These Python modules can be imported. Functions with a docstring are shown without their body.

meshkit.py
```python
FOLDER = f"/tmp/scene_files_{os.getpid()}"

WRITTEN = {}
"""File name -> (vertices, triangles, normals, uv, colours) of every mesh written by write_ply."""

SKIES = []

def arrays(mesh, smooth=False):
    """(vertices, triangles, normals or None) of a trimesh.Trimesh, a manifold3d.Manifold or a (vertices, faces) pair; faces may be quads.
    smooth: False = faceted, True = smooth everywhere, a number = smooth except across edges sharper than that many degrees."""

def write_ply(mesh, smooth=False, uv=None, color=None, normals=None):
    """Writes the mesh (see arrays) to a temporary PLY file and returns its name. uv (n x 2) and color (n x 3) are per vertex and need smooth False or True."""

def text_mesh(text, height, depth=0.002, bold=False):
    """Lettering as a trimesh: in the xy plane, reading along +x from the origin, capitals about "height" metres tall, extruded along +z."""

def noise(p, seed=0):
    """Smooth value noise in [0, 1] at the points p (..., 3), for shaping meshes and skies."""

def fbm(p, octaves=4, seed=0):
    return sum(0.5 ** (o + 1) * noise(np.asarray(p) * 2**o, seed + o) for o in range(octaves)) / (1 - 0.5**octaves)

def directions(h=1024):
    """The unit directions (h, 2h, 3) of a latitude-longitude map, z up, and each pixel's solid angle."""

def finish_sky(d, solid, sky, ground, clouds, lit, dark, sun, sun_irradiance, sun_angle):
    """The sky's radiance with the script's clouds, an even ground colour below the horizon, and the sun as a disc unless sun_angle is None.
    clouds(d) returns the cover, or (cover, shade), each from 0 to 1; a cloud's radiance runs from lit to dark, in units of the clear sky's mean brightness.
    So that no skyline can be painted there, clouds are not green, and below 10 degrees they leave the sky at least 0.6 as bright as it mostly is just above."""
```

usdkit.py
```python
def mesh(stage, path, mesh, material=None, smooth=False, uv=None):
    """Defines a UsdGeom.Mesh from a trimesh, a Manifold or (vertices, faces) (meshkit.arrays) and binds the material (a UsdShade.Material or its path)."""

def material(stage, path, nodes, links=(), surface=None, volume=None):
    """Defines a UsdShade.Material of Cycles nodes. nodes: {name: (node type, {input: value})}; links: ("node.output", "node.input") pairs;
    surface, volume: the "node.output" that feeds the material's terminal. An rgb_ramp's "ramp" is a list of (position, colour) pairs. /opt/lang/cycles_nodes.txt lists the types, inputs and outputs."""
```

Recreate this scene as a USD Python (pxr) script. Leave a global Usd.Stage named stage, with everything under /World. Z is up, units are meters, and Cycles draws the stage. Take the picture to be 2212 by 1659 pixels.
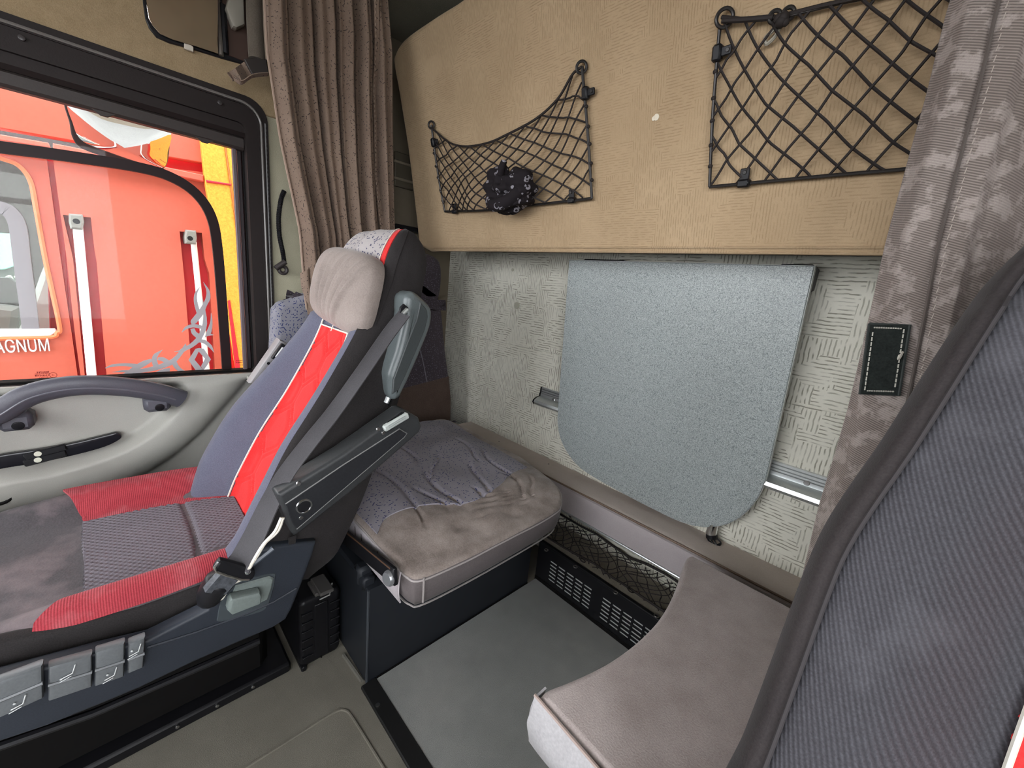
import math, random, numpy as np, trimesh, usdkit, meshkit
import mapbox_earcut as earcut
from manifold3d import Manifold
from shapely.geometry import Polygon, box as sbox, Point, LineString
from shapely.ops import unary_union
from scipy.interpolate import PchipInterpolator
from pxr import Usd, UsdGeom, UsdLux, UsdShade, Gf, Sdf
random.seed(7); rng = np.random.default_rng(7)
stage = Usd.Stage.CreateInMemory()
UsdGeom.SetStageUpAxis(stage, 'Z'); UsdGeom.Xform.Define(stage, '/World'); UsdGeom.Scope.Define(stage, '/World/Looks')
# ---------------------------------------------------------------- camera: ultra-wide phone in the open right-hand door, 1 m above the cab floor
FPX, PC, EYE = 868.6, np.array([1106., 829.5]), np.array([0., 0., 1.])
RT = np.array([[0.69274066, 0.23156881, -0.68299799], [0.7143148, -0.08988861, 0.69402767], [0.09932143, -0.96865676, -0.22768252]])
cam = UsdGeom.Camera.Define(stage, '/World/camera')
cam.CreateHorizontalApertureAttr(36.0); cam.CreateVerticalApertureAttr(27.0); cam.CreateFocalLengthAttr(36.0 * FPX / 2212)
cam.CreateClippingRangeAttr(Gf.Vec2f(0.02, 1000)); cam.CreateExposureAttr(1.22)
_m = np.eye(4); _m[:3, 0] = RT[:, 0]; _m[:3, 1] = -RT[:, 1]; _m[:3, 2] = -RT[:, 2]; _m[:3, 3] = EYE
cam.AddTransformOp().Set(Gf.Matrix4d(*[float(x) for x in _m.T.ravel()]))
# ---------------------------------------------------------------- daylight: a bright hazy sky and a sun on the front right, shining on the lorry alongside
dome = UsdLux.DomeLight.Define(stage, '/World/sky'); dome.CreateIntensityAttr(1.0); dome.CreateColorAttr(Gf.Vec3f(1.0, 1.015, 1.05))
sun = UsdLux.DistantLight.Define(stage, '/World/sun'); sun.CreateIntensityAttr(2.5); sun.CreateAngleAttr(1.0); sun.CreateColorAttr(Gf.Vec3f(1.0, 0.93, 0.80))
def _aim(prim, d):                                                  # a distant light shines along its own -z
    z = -np.array(d, float); z /= np.linalg.norm(z); x = np.cross([0, 0, 1], z); x /= np.linalg.norm(x); y = np.cross(z, x)
    m = np.eye(4); m[:3, 0], m[:3, 1], m[:3, 2] = x, y, z
    UsdGeom.Xformable(prim).AddTransformOp().Set(Gf.Matrix4d(*[float(v) for v in m.T.ravel()]))
_aim(sun, (-0.42, 0.30, -0.86))

# ---------------------------------------------------------------- helpers
V = lambda *a: np.array(a, float)
def unit(v): v = np.asarray(v, float); return v / max(np.linalg.norm(v), 1e-12)
def at(px, py, ax, val):                                            # the point of the plane <ax> = val that a picture position shows
    d = RT @ V(px - PC[0], py - PC[1], FPX); i = 'xyz'.index(ax); return EYE + d * (val - EYE[i]) / d[i]
def hp(px, py, n, d):                                               # the same on the plane n . p = d
    r = RT @ V(px - PC[0], py - PC[1], FPX); n = np.asarray(n, float); return EYE + r * (d - n @ EYE) / (n @ r)
def sm(t): t = np.clip(t, 0, 1); return t * t * (3 - 2 * t)
TAKEN, ROOT = {}, {}
def numbered(parent, name):
    k = TAKEN.get((parent, name), 0); TAKEN[(parent, name)] = k + 1
    return f'{parent}/{name}' + (f'_{k:03d}' if k else '')
def tag(prim, label=None, cat=None, group=None, kind=None):
    for k, v in (('label', label), ('category', cat), ('group', group), ('kind', kind)):
        if v: prim.SetCustomDataByKey(k, v)
def thing(name, label, cat, loc=(0, 0, 0), group=None, kind=None):
    p = numbered('/World', name); x = UsdGeom.Xform.Define(stage, p); x.AddTranslateOp().Set(Gf.Vec3d(*map(float, loc)))
    tag(x.GetPrim(), label, cat, group, kind); ROOT[p] = V(*loc); return p
def verts_of(m):
    if isinstance(m, Manifold): q = m.to_mesh(); return trimesh.Trimesh(q.vert_properties[:, :3], q.tri_verts, process=False)
    if isinstance(m, (tuple, list)):
        v, f = np.asarray(m[0], float), np.asarray(m[1], int)
        if f.shape[1] == 4: f = np.vstack([f[:, [0, 1, 2]], f[:, [0, 2, 3]]])
        return trimesh.Trimesh(v, f, process=False)
    return m
def part(parent, name, mesh, m, label=None, smooth=38, kind=None):
    t = verts_of(mesh).copy(); top = '/'.join(parent.split('/')[:3]); t.vertices = t.vertices - ROOT[top]
    p = numbered(parent, name); usdkit.mesh(stage, p, t, m, smooth=smooth); tag(stage.GetPrimAtPath(p), label, None, None, kind); return p
def solo(name, mesh, m, label=None, cat=None, group=None, kind=None, smooth=38):
    p = numbered('/World', name); usdkit.mesh(stage, p, verts_of(mesh), m, smooth=smooth); ROOT[p] = V(0, 0, 0)
    tag(stage.GetPrimAtPath(p), label, cat, group, kind); return p
def struct(name, mesh, m, smooth=38): return solo(name, mesh, m, kind='structure', smooth=smooth)
def cat_(*ms):
    ms = [verts_of(x) for y in ms for x in (y if isinstance(y, list) else [y])]
    return trimesh.util.concatenate(ms) if len(ms) > 1 else ms[0]
def bx(x0, x1, y0, y1, z0, z1, b=.003):                             # chamfered box
    c, h = V(x0 + x1, y0 + y1, z0 + z1) / 2, np.abs(V(x1 - x0, y1 - y0, z1 - z0)) / 2; b = min(b, *(h * .45)); pts = []
    for s in np.ndindex(2, 2, 2):
        s = np.array(s) * 2 - 1
        for k in range(3):
            d = h - b; d[k] = h[k]; pts.append(c + s * d)
    return trimesh.convex.convex_hull(np.array(pts))
def obx(c, u, v, w, su, sv, sw, b=.002):                            # the same along any axes
    t = bx(-su / 2, su / 2, -sv / 2, sv / 2, -sw / 2, sw / 2, b); t.vertices = np.asarray(c) + t.vertices @ np.stack([unit(u), unit(v), unit(w)]); return t
def rb(x0, x1, y0, y1, z0, z1, r, seg=16):                          # box with round edges
    s = Manifold.sphere(r, seg)
    return verts_of(Manifold.batch_hull([s.translate((x, y, z)) for x in (x0 + r, x1 - r) for y in (y0 + r, y1 - r) for z in (z0 + r, z1 - r)]))
def fix(t):
    if t.volume < 0: t.invert()
    return t
def loft(rings, caps=True, loop=False):
    R = np.asarray(rings, float); a, b = R.shape[:2]; i, j = np.meshgrid(np.arange(a if loop else a - 1), np.arange(b), indexing='ij')
    q = np.stack([i * b + j, i * b + (j + 1) % b, (i + 1) % a * b + (j + 1) % b, (i + 1) % a * b + j], -1).reshape(-1, 4)
    v = R.reshape(-1, 3); f = np.vstack([q[:, [0, 1, 2]], q[:, [0, 2, 3]]])
    if caps and not loop:
        c0, c1 = R[0].mean(0), R[-1].mean(0); n = len(v); v = np.vstack([v, c0, c1]); k = np.arange(b)
        f = np.vstack([f, np.stack([np.full(b, n), (k + 1) % b, k], 1), np.stack([np.full(b, n + 1), (a - 1) * b + k, (a - 1) * b + (k + 1) % b], 1)])
    return fix(trimesh.Trimesh(v, f, process=False))
def smoothpath(P, n=40, closed=False):                              # Catmull-Rom through the points
    P = np.asarray(P, float); m = len(P)
    E = np.vstack([P[-1], P, P[0], P[1]]) if closed else np.vstack([2 * P[0] - P[1], P, 2 * P[-1] - P[-2]])
    t = np.linspace(0, m if closed else m - 1, n, endpoint=not closed); i = np.minimum(t.astype(int), (m if closed else m - 1) - 1); u = (t - i)[:, None]
    a, b, c, d = E[i], E[i + 1], E[i + 2], E[i + 3]
    return .5 * (2 * b + (c - a) * u + (2 * a - 5 * b + 4 * c - d) * u ** 2 + (3 * b - a - 3 * c + d) * u ** 3)
def frames(P, up=(0, 0, 1)):
    T = np.gradient(P, axis=0); T /= np.linalg.norm(T, axis=1, keepdims=True) + 1e-12
    a = np.cross(T[0], up); a = np.cross(T[0], [1, 0, 0]) if np.linalg.norm(a) < 1e-3 else a; a = unit(a); A = []
    for t in T: a = unit(a - t * (a @ t)); A.append(a)
    A = np.array(A); return T, A, np.cross(T, A)
def tube(P, r, n=8, loop=False):
    P = np.asarray(P, float)
    T, A, B = frames(P); r = np.broadcast_to(r, len(P))[:, None, None]; g = np.arange(n) * 2 * np.pi / n
    R = P[:, None] + r * (np.cos(g)[None, :, None] * A[:, None] + np.sin(g)[None, :, None] * B[:, None]); return loft(R, not loop, loop)
def sweep(P, prof, side, n=None):                                   # a closed profile (a, b) along P; a runs along <side>, b across it
    P = np.asarray(P, float); T = np.gradient(P, axis=0); T /= np.linalg.norm(T, axis=1, keepdims=True); S = np.broadcast_to(np.asarray(side, float), P.shape)
    S = S - T * (S * T).sum(1, keepdims=True); S = S / np.linalg.norm(S, axis=1, keepdims=True); B = np.cross(T, S); prof = np.asarray(prof, float)
    return loft(P[:, None] + prof[None, :, :1] * S[:, None] + prof[None, :, 1:] * B[:, None])
def ribbon(P, w, t, side): return sweep(P, [(-w / 2, -t / 2), (w / 2, -t / 2), (w / 2, t / 2), (-w / 2, t / 2)], side)
def sheet(G, th, nrm=None):                                         # closed shell over a grid of points (a, b, 3)
    G = np.asarray(G, float); a, b = G.shape[:2]
    du, dv = np.gradient(G, axis=0), np.gradient(G, axis=1); N = np.cross(du, dv); N /= np.linalg.norm(N, axis=2, keepdims=True) + 1e-12
    if nrm is not None and (N.reshape(-1, 3).mean(0) @ np.asarray(nrm)) < 0: N = -N
    v = np.vstack([G.reshape(-1, 3), (G - N * th).reshape(-1, 3)]); i, j = np.meshgrid(np.arange(a - 1), np.arange(b - 1), indexing='ij'); o = a * b
    q = np.stack([i * b + j, (i + 1) * b + j, (i + 1) * b + j + 1, i * b + j + 1], -1).reshape(-1, 4); f = [q, q[:, ::-1] + o]
    rim = [k for k in range(b)] + [k * b + b - 1 for k in range(1, a)] + [(a - 1) * b + k for k in range(b - 2, -1, -1)] + [k * b for k in range(a - 2, 0, -1)]
    rim = np.array(rim); nx = np.roll(rim, -1); f.append(np.stack([rim, nx, nx + o, rim + o], 1)); f = np.vstack(f)
    return fix(trimesh.Trimesh(v, np.vstack([f[:, [0, 1, 2]], f[:, [0, 2, 3]]]), process=False))
def tri2(p2, holes=()):
    rings = [np.asarray(p2, float)] + [np.asarray(h, float) for h in holes]; v = np.vstack(rings)
    return v, earcut.triangulate_float64(v, np.cumsum([len(r) for r in rings]).astype(np.uint32)).reshape(-1, 3).astype(int)
def inset(p, d):
    p = np.asarray(p, float); e = np.roll(p, -1, 0) - p; e /= np.linalg.norm(e, axis=1, keepdims=True) + 1e-12
    ar = .5 * np.sum(p[:, 0] * np.roll(p[:, 1], -1) - np.roll(p[:, 0], -1) * p[:, 1]); n = np.stack([-e[:, 1], e[:, 0]], 1) * np.sign(ar)
    m = n + np.roll(n, 1, 0); k = (m * m).sum(1, keepdims=True) / 2; return p + m / np.maximum(k, .35) * d
def slab(p2, o, u, v, w, depth, bev=.002, steps=1):                 # flat plate with the outline p2 in the plane (o; u, v), depth along w, edges rounded
    p2 = np.asarray(p2, float); u, v, w, o = map(lambda a: np.asarray(a, float), (u, v, w, o)); R = []
    prof = [(bev * (1 - math.sin(t)), bev * (1 - math.cos(t))) for t in np.linspace(0, np.pi / 2, steps + 1)] if bev else [(0, 0)]
    prof = [(i, d) for i, d in prof]
    lev = [(i, d) for i, d in prof] + [(i, depth - d) for i, d in prof[::-1]]
    for i, d in lev:
        q = inset(p2, i) if i > 1e-9 else p2; R.append(o + q[:, :1] * u + q[:, 1:] * v + d * w)
    t = loft(R, caps=False); v_, f = tri2(inset(p2, lev[0][0]) if bev else p2); n = len(p2)
    t = trimesh.Trimesh(t.vertices, np.vstack([t.faces, f[:, ::-1], f + (len(R) - 1) * n]), process=False); t.merge_vertices(); t.fix_normals(); return t
def plate(poly, o, u, v, w, depth):                                 # plate from a shapely polygon with holes
    t = trimesh.creation.extrude_polygon(poly, depth, engine='earcut'); M = np.eye(4); M[:3, 0], M[:3, 1], M[:3, 2], M[:3, 3] = u, v, w, o; t.apply_transform(M); return fix(t)
def rrect(x0, x1, y0, y1, r, n=6):
    P = []
    for cx, cy, a in ((x1 - r, y1 - r, 0), (x0 + r, y1 - r, 90), (x0 + r, y0 + r, 180), (x1 - r, y0 + r, 270)):
        P += [(cx + r * math.cos(math.radians(a + k * 90 / n)), cy + r * math.sin(math.radians(a + k * 90 / n))) for k in range(n + 1)]
    return np.array(P)
def disc(c, n, r, h, seg=20, bev=.25):                              # round button
    n = unit(n); a = unit(np.cross(n, [.3, .2, 1])); b = np.cross(n, a); g = np.arange(seg) * 2 * np.pi / seg; ring = np.cos(g)[:, None] * a + np.sin(g)[:, None] * b
    return loft([np.asarray(c) + ring * r, np.asarray(c) + ring * r + n * h * (1 - bev), np.asarray(c) + ring * r * .82 + n * h])
def torus(c, n, R, r, seg=20, k=8):
    n = unit(n); a = unit(np.cross(n, [.3, .2, 1])); b = np.cross(n, a); g = np.arange(seg) * 2 * np.pi / seg
    return loft([[np.asarray(c) + (R + r * math.cos(q)) * (math.cos(t) * a + math.sin(t) * b) + r * math.sin(q) * n for q in np.arange(k) * 2 * np.pi / k] for t in g], False, True)
def pad(outline, hfn, zb, r=.02, rings=14, under=0., seg=5):        # cushion: outline in plan, top height hfn(x, y), rounded rim, skirt down to zb
    o = np.asarray(outline, float); c = o.mean(0); R = []
    H = lambda q: hfn(q[:, 0], q[:, 1])
    base = inset(o, r)
    for k in np.linspace(.02, 1, rings): q = c + (base - c) * k; R.append(np.column_stack([q, H(q)]))
    he = H(base)
    for a in np.linspace(0, np.pi / 2, seg + 1)[1:]: q = inset(o, r * (1 - math.sin(a))); R.append(np.column_stack([q, he - r * (1 - math.cos(a))]))
    q = inset(o, under) if under else o; R.append(np.column_stack([q, np.full(len(q), zb)])); return loft(R)

# ---------------------------------------------------------------- materials (Cycles node graphs; '@node.out' links)
class G:
    def __init__(s): s.n, s.l, s.k = {}, [], 0
    def __call__(s, kind, **inp):
        s.k += 1; nm = f'n{s.k}'; vals = {}
        for k, v in inp.items():
            if isinstance(v, str) and v.startswith('@'): s.l.append((v[1:], f'{nm}.{k}'))
            else: vals[k] = v
        s.n[nm] = (kind, vals); return '@' + nm
    def m(s, op, a, b=0., c=0.): return s('math', math_type=op, value1=a, value2=b, value3=c) + '.value'
    def vm(s, op, a, b=(0, 0, 0), **k): return s('vector_math', math_type=op, vector1=a, vector2=b, **k)
    def mix(s, f, a, b): return s('mix', fac=f, color1=a, color2=b) + '.color'
    def pos(s): return s('geometry') + '.position'
    def ramp(s, f, a, b): return s('map_range', value=f, from_min=a, from_max=b, clamp=True) + '.result'
    def noise(s, v, sc, det=3, rough=.55, out='fac'): return s('noise_texture', vector=v, scale=sc, detail=det, roughness=rough) + '.' + out
    def bump(s, h, st=.3, dist=.002): return s('bump', height=h, strength=st, distance=dist) + '.normal'
    def out(s, name, surf): return usdkit.material(stage, '/World/Looks/' + name.replace('.', '_').replace('-', 'm'), s.n, s.l, surface=surf[1:])
    def pbr(s, name, **k): return s.out(name, s('principled_bsdf', **k) + '.BSDF')
def plain(name, c, rough=.5, metal=0., spec=.4, grain=0., gscale=300, gb=.15, **k):
    g = G(); kw = dict(base_color=c, roughness=rough, metallic=metal, specular_ior_level=spec); kw.update(k)
    if grain:
        p = g.pos(); n = g.noise(p, gscale, 2); n2 = g.noise(p, 9, 3)
        kw['base_color'] = g.mix(g.ramp(g.m('add', g.m('multiply', n, .6), g.m('multiply', n2, .4)), .35, .65), tuple(np.array(c) * (1 - grain)), tuple(np.array(c) * (1 + grain))); kw['normal'] = g.bump(n, gb, .001)
    return g.pbr(name, **kw)
def cloth(name, c1, c2, big=6, fine=420, mixb=.5, b=.35, sheen=.25, rough=.92, stripes=None, wear=None):
    g = G(); p = g.pos(); n1 = g.noise(p, big, 5, .62); n2 = g.noise(p, fine, 2)
    f = g.ramp(g.m('add', g.m('multiply', n1, mixb), g.m('multiply', n2, 1 - mixb)), .33, .67); col = g.mix(f, c1, c2); h = n2
    if stripes:                                                     # fine ribs: direction, wavelength, depth
        d, lam, dep = stripes; s = g.m('sine', g.m('multiply', g.vm('dot_product', p, tuple(unit(d))) + '.value', 2 * np.pi / lam)); s01 = g.m('multiply_add', s, .5, .5)
        col = g.mix(g.m('multiply', s01, dep), col, tuple(np.array(c1) * .35)); h = g.m('subtract', g.m('multiply', n2, .5), s01)
    if wear:                                                        # rubbed, dusty patches
        w = g.m('multiply', g.ramp(g.noise(p, wear[1], 4, .65), .5, .72), wear[2]); col = g.mix(w, col, wear[0])
    return g.pbr(name, base_color=col, roughness=rough, specular_ior_level=.12, sheen_weight=sheen * .45, sheen_roughness=.4, normal=g.bump(h, b, .0012))
def needles(name, base, base2, dark, scale=90, ln=.42, wd=.10, extra=None, b=.3, sheen=.2):   # woven cloth with scattered short dashes
    g = G(); p = g.pos(); ps = g.vm('scale', p, scale=float(scale)) + '.vector'; masks = []
    for off, sd in (((0, 0, 0), 1.0), ((3.3, 7.1, 1.7), 1.0)):
        q = g.vm('add', ps, off) + '.vector'; v = g('voronoi_texture', vector=q, scale=1.0, randomness=.9, feature='f1')
        d = g.vm('subtract', q, v + '.position') + '.vector'; t = g.vm('normalize', g.vm('subtract', v + '.color', (.5, .5, .5)) + '.vector') + '.vector'
        a = g.vm('dot_product', d, t) + '.value'; L2 = g.vm('dot_product', d, d) + '.value'; pr = g.m('sqrt', g.m('maximum', g.m('subtract', L2, g.m('multiply', a, a)), 0.))
        masks.append(g.m('multiply', g.m('less_than', g.m('absolute', a), ln), g.m('less_than', pr, wd)))
    mk = g.m('maximum', *masks); n1 = g.noise(p, 7, 4); n2 = g.noise(p, 500, 2)
    col = g.mix(g.ramp(g.m('add', g.m('multiply', n1, .6), g.m('multiply', n2, .4)), .35, .65), base, base2)
    return g.pbr(name, base_color=g.mix(mk, col, dark), roughness=.92, specular_ior_level=.12, sheen_weight=sheen * .45, normal=g.bump(n2, b, .001))
def hatch(name, light, light2, dark, cell=16, lam=.0065, depth=.75, flecks=.0, soft=.25, axes=((1, 0, 0), (0, 0, 1)), b=.25):   # patches of broken parallel dashes, upright or level
    g = G(); p = g.pos(); v = g('voronoi_texture', vector=p, scale=float(cell), metric='chebychev', randomness=.85); r = g('separate_color', color=v + '.color')
    u = g.vm('dot_product', p, axes[0]) + '.value'; w = g.vm('dot_product', p, axes[1]) + '.value'; ml = []
    for a, c in ((u, w), (w, u)):
        wob = g.noise(p, 30, 2); s = g.m('sine', g.m('add', g.m('multiply', a, 2 * np.pi / lam), g.m('multiply', wob, 5.)))
        cv = g('combine_xyz', x=g.m('multiply', g.m('floor', g.m('add', g.m('divide', a, lam), g.m('multiply', wob, .8))), 13.7), y=g.m('multiply', c, 1 / (lam * 3.2)), z=0.) + '.vector'
        ml.append(g.m('multiply', g.ramp(s, .55 - soft, .55 + soft), g.ramp(g.noise(cv, 1.0, 1), .38, .52)))
    pick = g.m('greater_than', r + '.r', .5); mk = g.m('add', g.m('multiply', ml[0], pick), g.m('multiply', ml[1], g.m('subtract', 1., pick)))
    mk = g.m('multiply', g.m('multiply', mk, depth), g.ramp(r + '.g', -.3, .5)); n1 = g.noise(p, 5, 4); n2 = g.noise(p, 600, 2)
    col = g.mix(g.ramp(g.m('add', g.m('multiply', n1, .7), g.m('multiply', n2, .3)), .35, .65), light, light2)
    return g.pbr(name, base_color=g.mix(mk, col, dark), roughness=.93, specular_ior_level=.12, sheen_weight=.12, normal=g.bump(g.m('add', n2, g.m('multiply', mk, -1.)), b, .001))
def speckle(name, a, b_, c, scale=420, rough=.4):
    g = G(); p = g.pos(); n = g.noise(p, scale, 1, .5); n2 = g.noise(p, scale * .6, 1)
    col = g.mix(g.ramp(n, .42, .62), a, b_); col = g.mix(g.ramp(n2, .58, .66), col, c); return g.pbr(name, base_color=col, roughness=rough, specular_ior_level=.45, normal=g.bump(n, .06, .0005))

# ---------------------------------------------------------------- the materials
bunk_m = hatch('bunk_cloth', (.385, .275, .165), (.475, .35, .218), (.255, .175, .10), cell=15, lam=.0052, depth=.55, soft=.5, axes=((1, 0, 0), (0, -.24, .97)), b=.35)
wallcloth = hatch('wall_cloth', (.635, .62, .535), (.715, .70, .61), (.24, .23, .18), cell=19, lam=.0088, depth=.85, soft=.18)
sidecloth = cloth('side_wall_cloth', (.36, .34, .25), (.47, .45, .33), big=8, fine=500)
headcloth = cloth('headliner_cloth', (.27, .20, .115), (.37, .28, .17), big=40, fine=420)
ceilcloth = cloth('ceiling_cloth', (.2, .19, .145), (.27, .25, .19), big=9, fine=300)
black = plain('black_plastic', (.009, .009, .011), .42, spec=.3, grain=.12); blackmat = plain('black_rubber', (.007, .0065, .0065), .75, spec=.12, grain=.15)
framem = plain('window_frame_plastic', (.020, .0155, .015), .5, spec=.22, grain=.1); blindm = plain('blind_case_plastic', (.036, .029, .027), .5, grain=.1)
chrome = plain('chrome', (.75, .76, .78), .18, 1.0); alu = plain('brushed_aluminium', (.62, .65, .65), .34, .85, grain=.06); screwm = plain('screw_steel', (.5, .5, .5), .3, 1.)
matfloor = cloth('floor_mat', (.185, .172, .14), (.26, .242, .20), big=7, fine=650, b=.5, sheen=.05)
carpet_m = cloth('carpet', (.24, .245, .235), (.36, .365, .35), big=5, fine=700, b=.6, sheen=.15, wear=((.43, .42, .39), 3.5, .4))
doorgrey = plain('door_plastic', (.37, .365, .33), .5, grain=.06, gscale=700); doordark = plain('door_handle_plastic', (.085, .085, .105), .42, grain=.08, gscale=500)
pianoblack = plain('gloss_black', (.012, .012, .016), .2)
def glass_mat(name, tint=(1, 1, 1), ior=1.35):
    g = G(); return g.out(name, g('mix_closure', fac=g('fresnel', IOR=ior) + '.fac', closure1=g('transparent_bsdf', color=tint) + '.BSDF', closure2=g('glossy_bsdf', color=(1, 1, 1), roughness=.02) + '.BSDF') + '.closure')
paneglass = glass_mat('window_glass', (.97, .98, .97), 1.18); darkglass = glass_mat('lorry_glass', (.80, .84, .81), 1.30)
mirror_m = plain('mirror_silver', (.86, .86, .86), .02, 1.0)

# ---------------------------------------------------------------- the setting: floor, walls, roof (the driver's side wall with window and door is at x = -1.5, the back wall at y = 1.15)
XW, YB, ZC = -1.5, 1.15, 1.86
struct('floor', bx(-1.66, .80, -1.25, YB + .03, -.04, 0, .002), matfloor)
WIN = (-.95, .352, .650, 1.432)                                      # window hole y0, y1, z0, z1
wp = Polygon([(-1.25, 0), (.60, 0), (.60, ZC), (-1.25, ZC)]).difference(sbox(WIN[0], WIN[2], WIN[1], WIN[3]))
wl = struct('wall_left', plate(wp, (XW, 0, 0), (0, 1, 0), (0, 0, 1), (-1, 0, 0), .05), sidecloth)
c = at(24, 17, 'x', XW); part(wl, 'trim_button', disc(c, (1, 0, 0), .0075, .004), plain('trim_button_beige', (.5, .4, .27), .5))
struct('wall_side', cat_(bx(-1.66, -1.62, .58, YB + .04, 0, ZC, .001), bx(-1.64, XW - .01, .56, .60, 0, ZC, .001)), cloth('sleeper_side_cloth', (.15, .125, .09), (.20, .17, .125), big=8, fine=500))
hl = []                                                             # beige carpet lining above the window
part(wl, 'headliner', bx(XW, XW + .008, -1.2, .405, 1.425, ZC - .01, .003), headcloth)
wb = struct('wall_back', bx(-1.66, .80, YB, YB + .03, 0, ZC, .002), wallcloth)
for a, b in (((950, 712), (1212, 766)), ((1735, 608), (1900, 610)), ((1690, 868), (1850, 900))):
    p, q = at(*a, 'y', YB), at(*b, 'y', YB); part(wb, 'seam', tube([p, q], .0022, 5), wallcloth)
for px, r in (((1108, 583), .006), ((1117, 660), .0135)):
    c = at(*px, 'y', YB); part(wb, 'wall_button', disc(c, (0, -1, 0), r, .005), plain(f'wall_button_{px[0]}', (.42, .41, .33), .6))
struct('ceiling', cat_(bx(-1.66, .80, -1.30, YB + .03, ZC, ZC + .04, .002)), ceilcloth)
wr = Polygon([(-1.25, 0), (YB, 0), (YB, ZC), (-1.25, ZC)]).difference(sbox(-1.12, .26, .06, 1.60))
struct('wall_right', plate(wr, (.75, 0, 0), (0, 1, 0), (0, 0, 1), (1, 0, 0), .05), sidecloth)
wf = Polygon([(XW, 0), (.75, 0), (.75, ZC), (XW, ZC)]).difference(sbox(XW + .08, .72, .52, 1.62))
struct('wall_front', plate(wf, (0, -1.25, 0), (1, 0, 0), (0, 0, 1), (0, -1, 0), .05), blackmat)
# roof storage panel above the bunk end: its piped lower edge shows between curtain and bunk
pts = [at(*q, 'y', .93) for q in ((826, 8), (868, 40), (905, 43), (950, 22), (1010, -14))]
rp = struct('trim_1', slab([(p[0], p[2]) for p in smoothpath(pts, 16)] + [(-.9, 2.05), (-1.50, 2.05)], (0, .93, 0), (1, 0, 0), (0, 0, 1), (0, 1, 0), .2, .004), plain('roof_panel_vinyl', (.22, .205, .15), .65, grain=.1))
part(rp, 'piping', tube(smoothpath(pts, 20) + V(0, -.003, .006), .003, 6), plain('roof_piping', (.2, .185, .14), .6))

# ---------------------------------------------------------------- window_1: dark moulded frame, roller blind case, glass with print and stickers
w1 = thing('window_1', None, None, (XW, -.2, WIN[2]), kind='structure')
def wring(o, i, x0, dep, bev=.003): return plate(Polygon(rrect(*o)).difference(Polygon(rrect(*i))), (x0, 0, 0), (0, 1, 0), (0, 0, 1), (1, 0, 0), dep)
part(w1, 'outer_frame', wring((-1.0, .378, .628, 1.456, .055), (-.985, .354, .640, 1.432, .045), XW + .001, .012), framem)
yz = [(.36 - .05 + .05 * math.sin(t), 1.438 - .05 + .05 * math.cos(t)) for t in np.linspace(0, np.pi / 2, 8)]
lip = [V(XW + .014, y, z) for y, z in [(-.95, 1.438)] + yz + [(.362, .66)]]
part(w1, 'bright_lip', tube(lip, .0035, 6), plain('frame_lip', (.16, .15, .14), .25))
part(w1, 'inner_frame', wring((-.98, .356, .60, 1.434, .046), (-.96, .322, .652, 1.385, .02), XW - .035, .044), framem)
part(w1, 'blind_case', bx(XW - .05, XW - .002, -.95, .333, 1.352, 1.402, .010), framem)
bl = part(w1, 'roller_blind', bx(XW - .045, XW - .012, -.95, .325, 1.318, 1.353, .006), blindm)
for px in ((215, 165), (440, 262)):
    c = at(*px, 'x', XW - .01); part(w1, 'blind_tab', slab([(-.022, 0), (.022, 0), (.006, -.011), (-.006, -.011)], (XW - .020, c[1], 1.322), (0, 1, 0), (0, 0, 1), (1, 0, 0), .006, .001), blindm)
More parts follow.
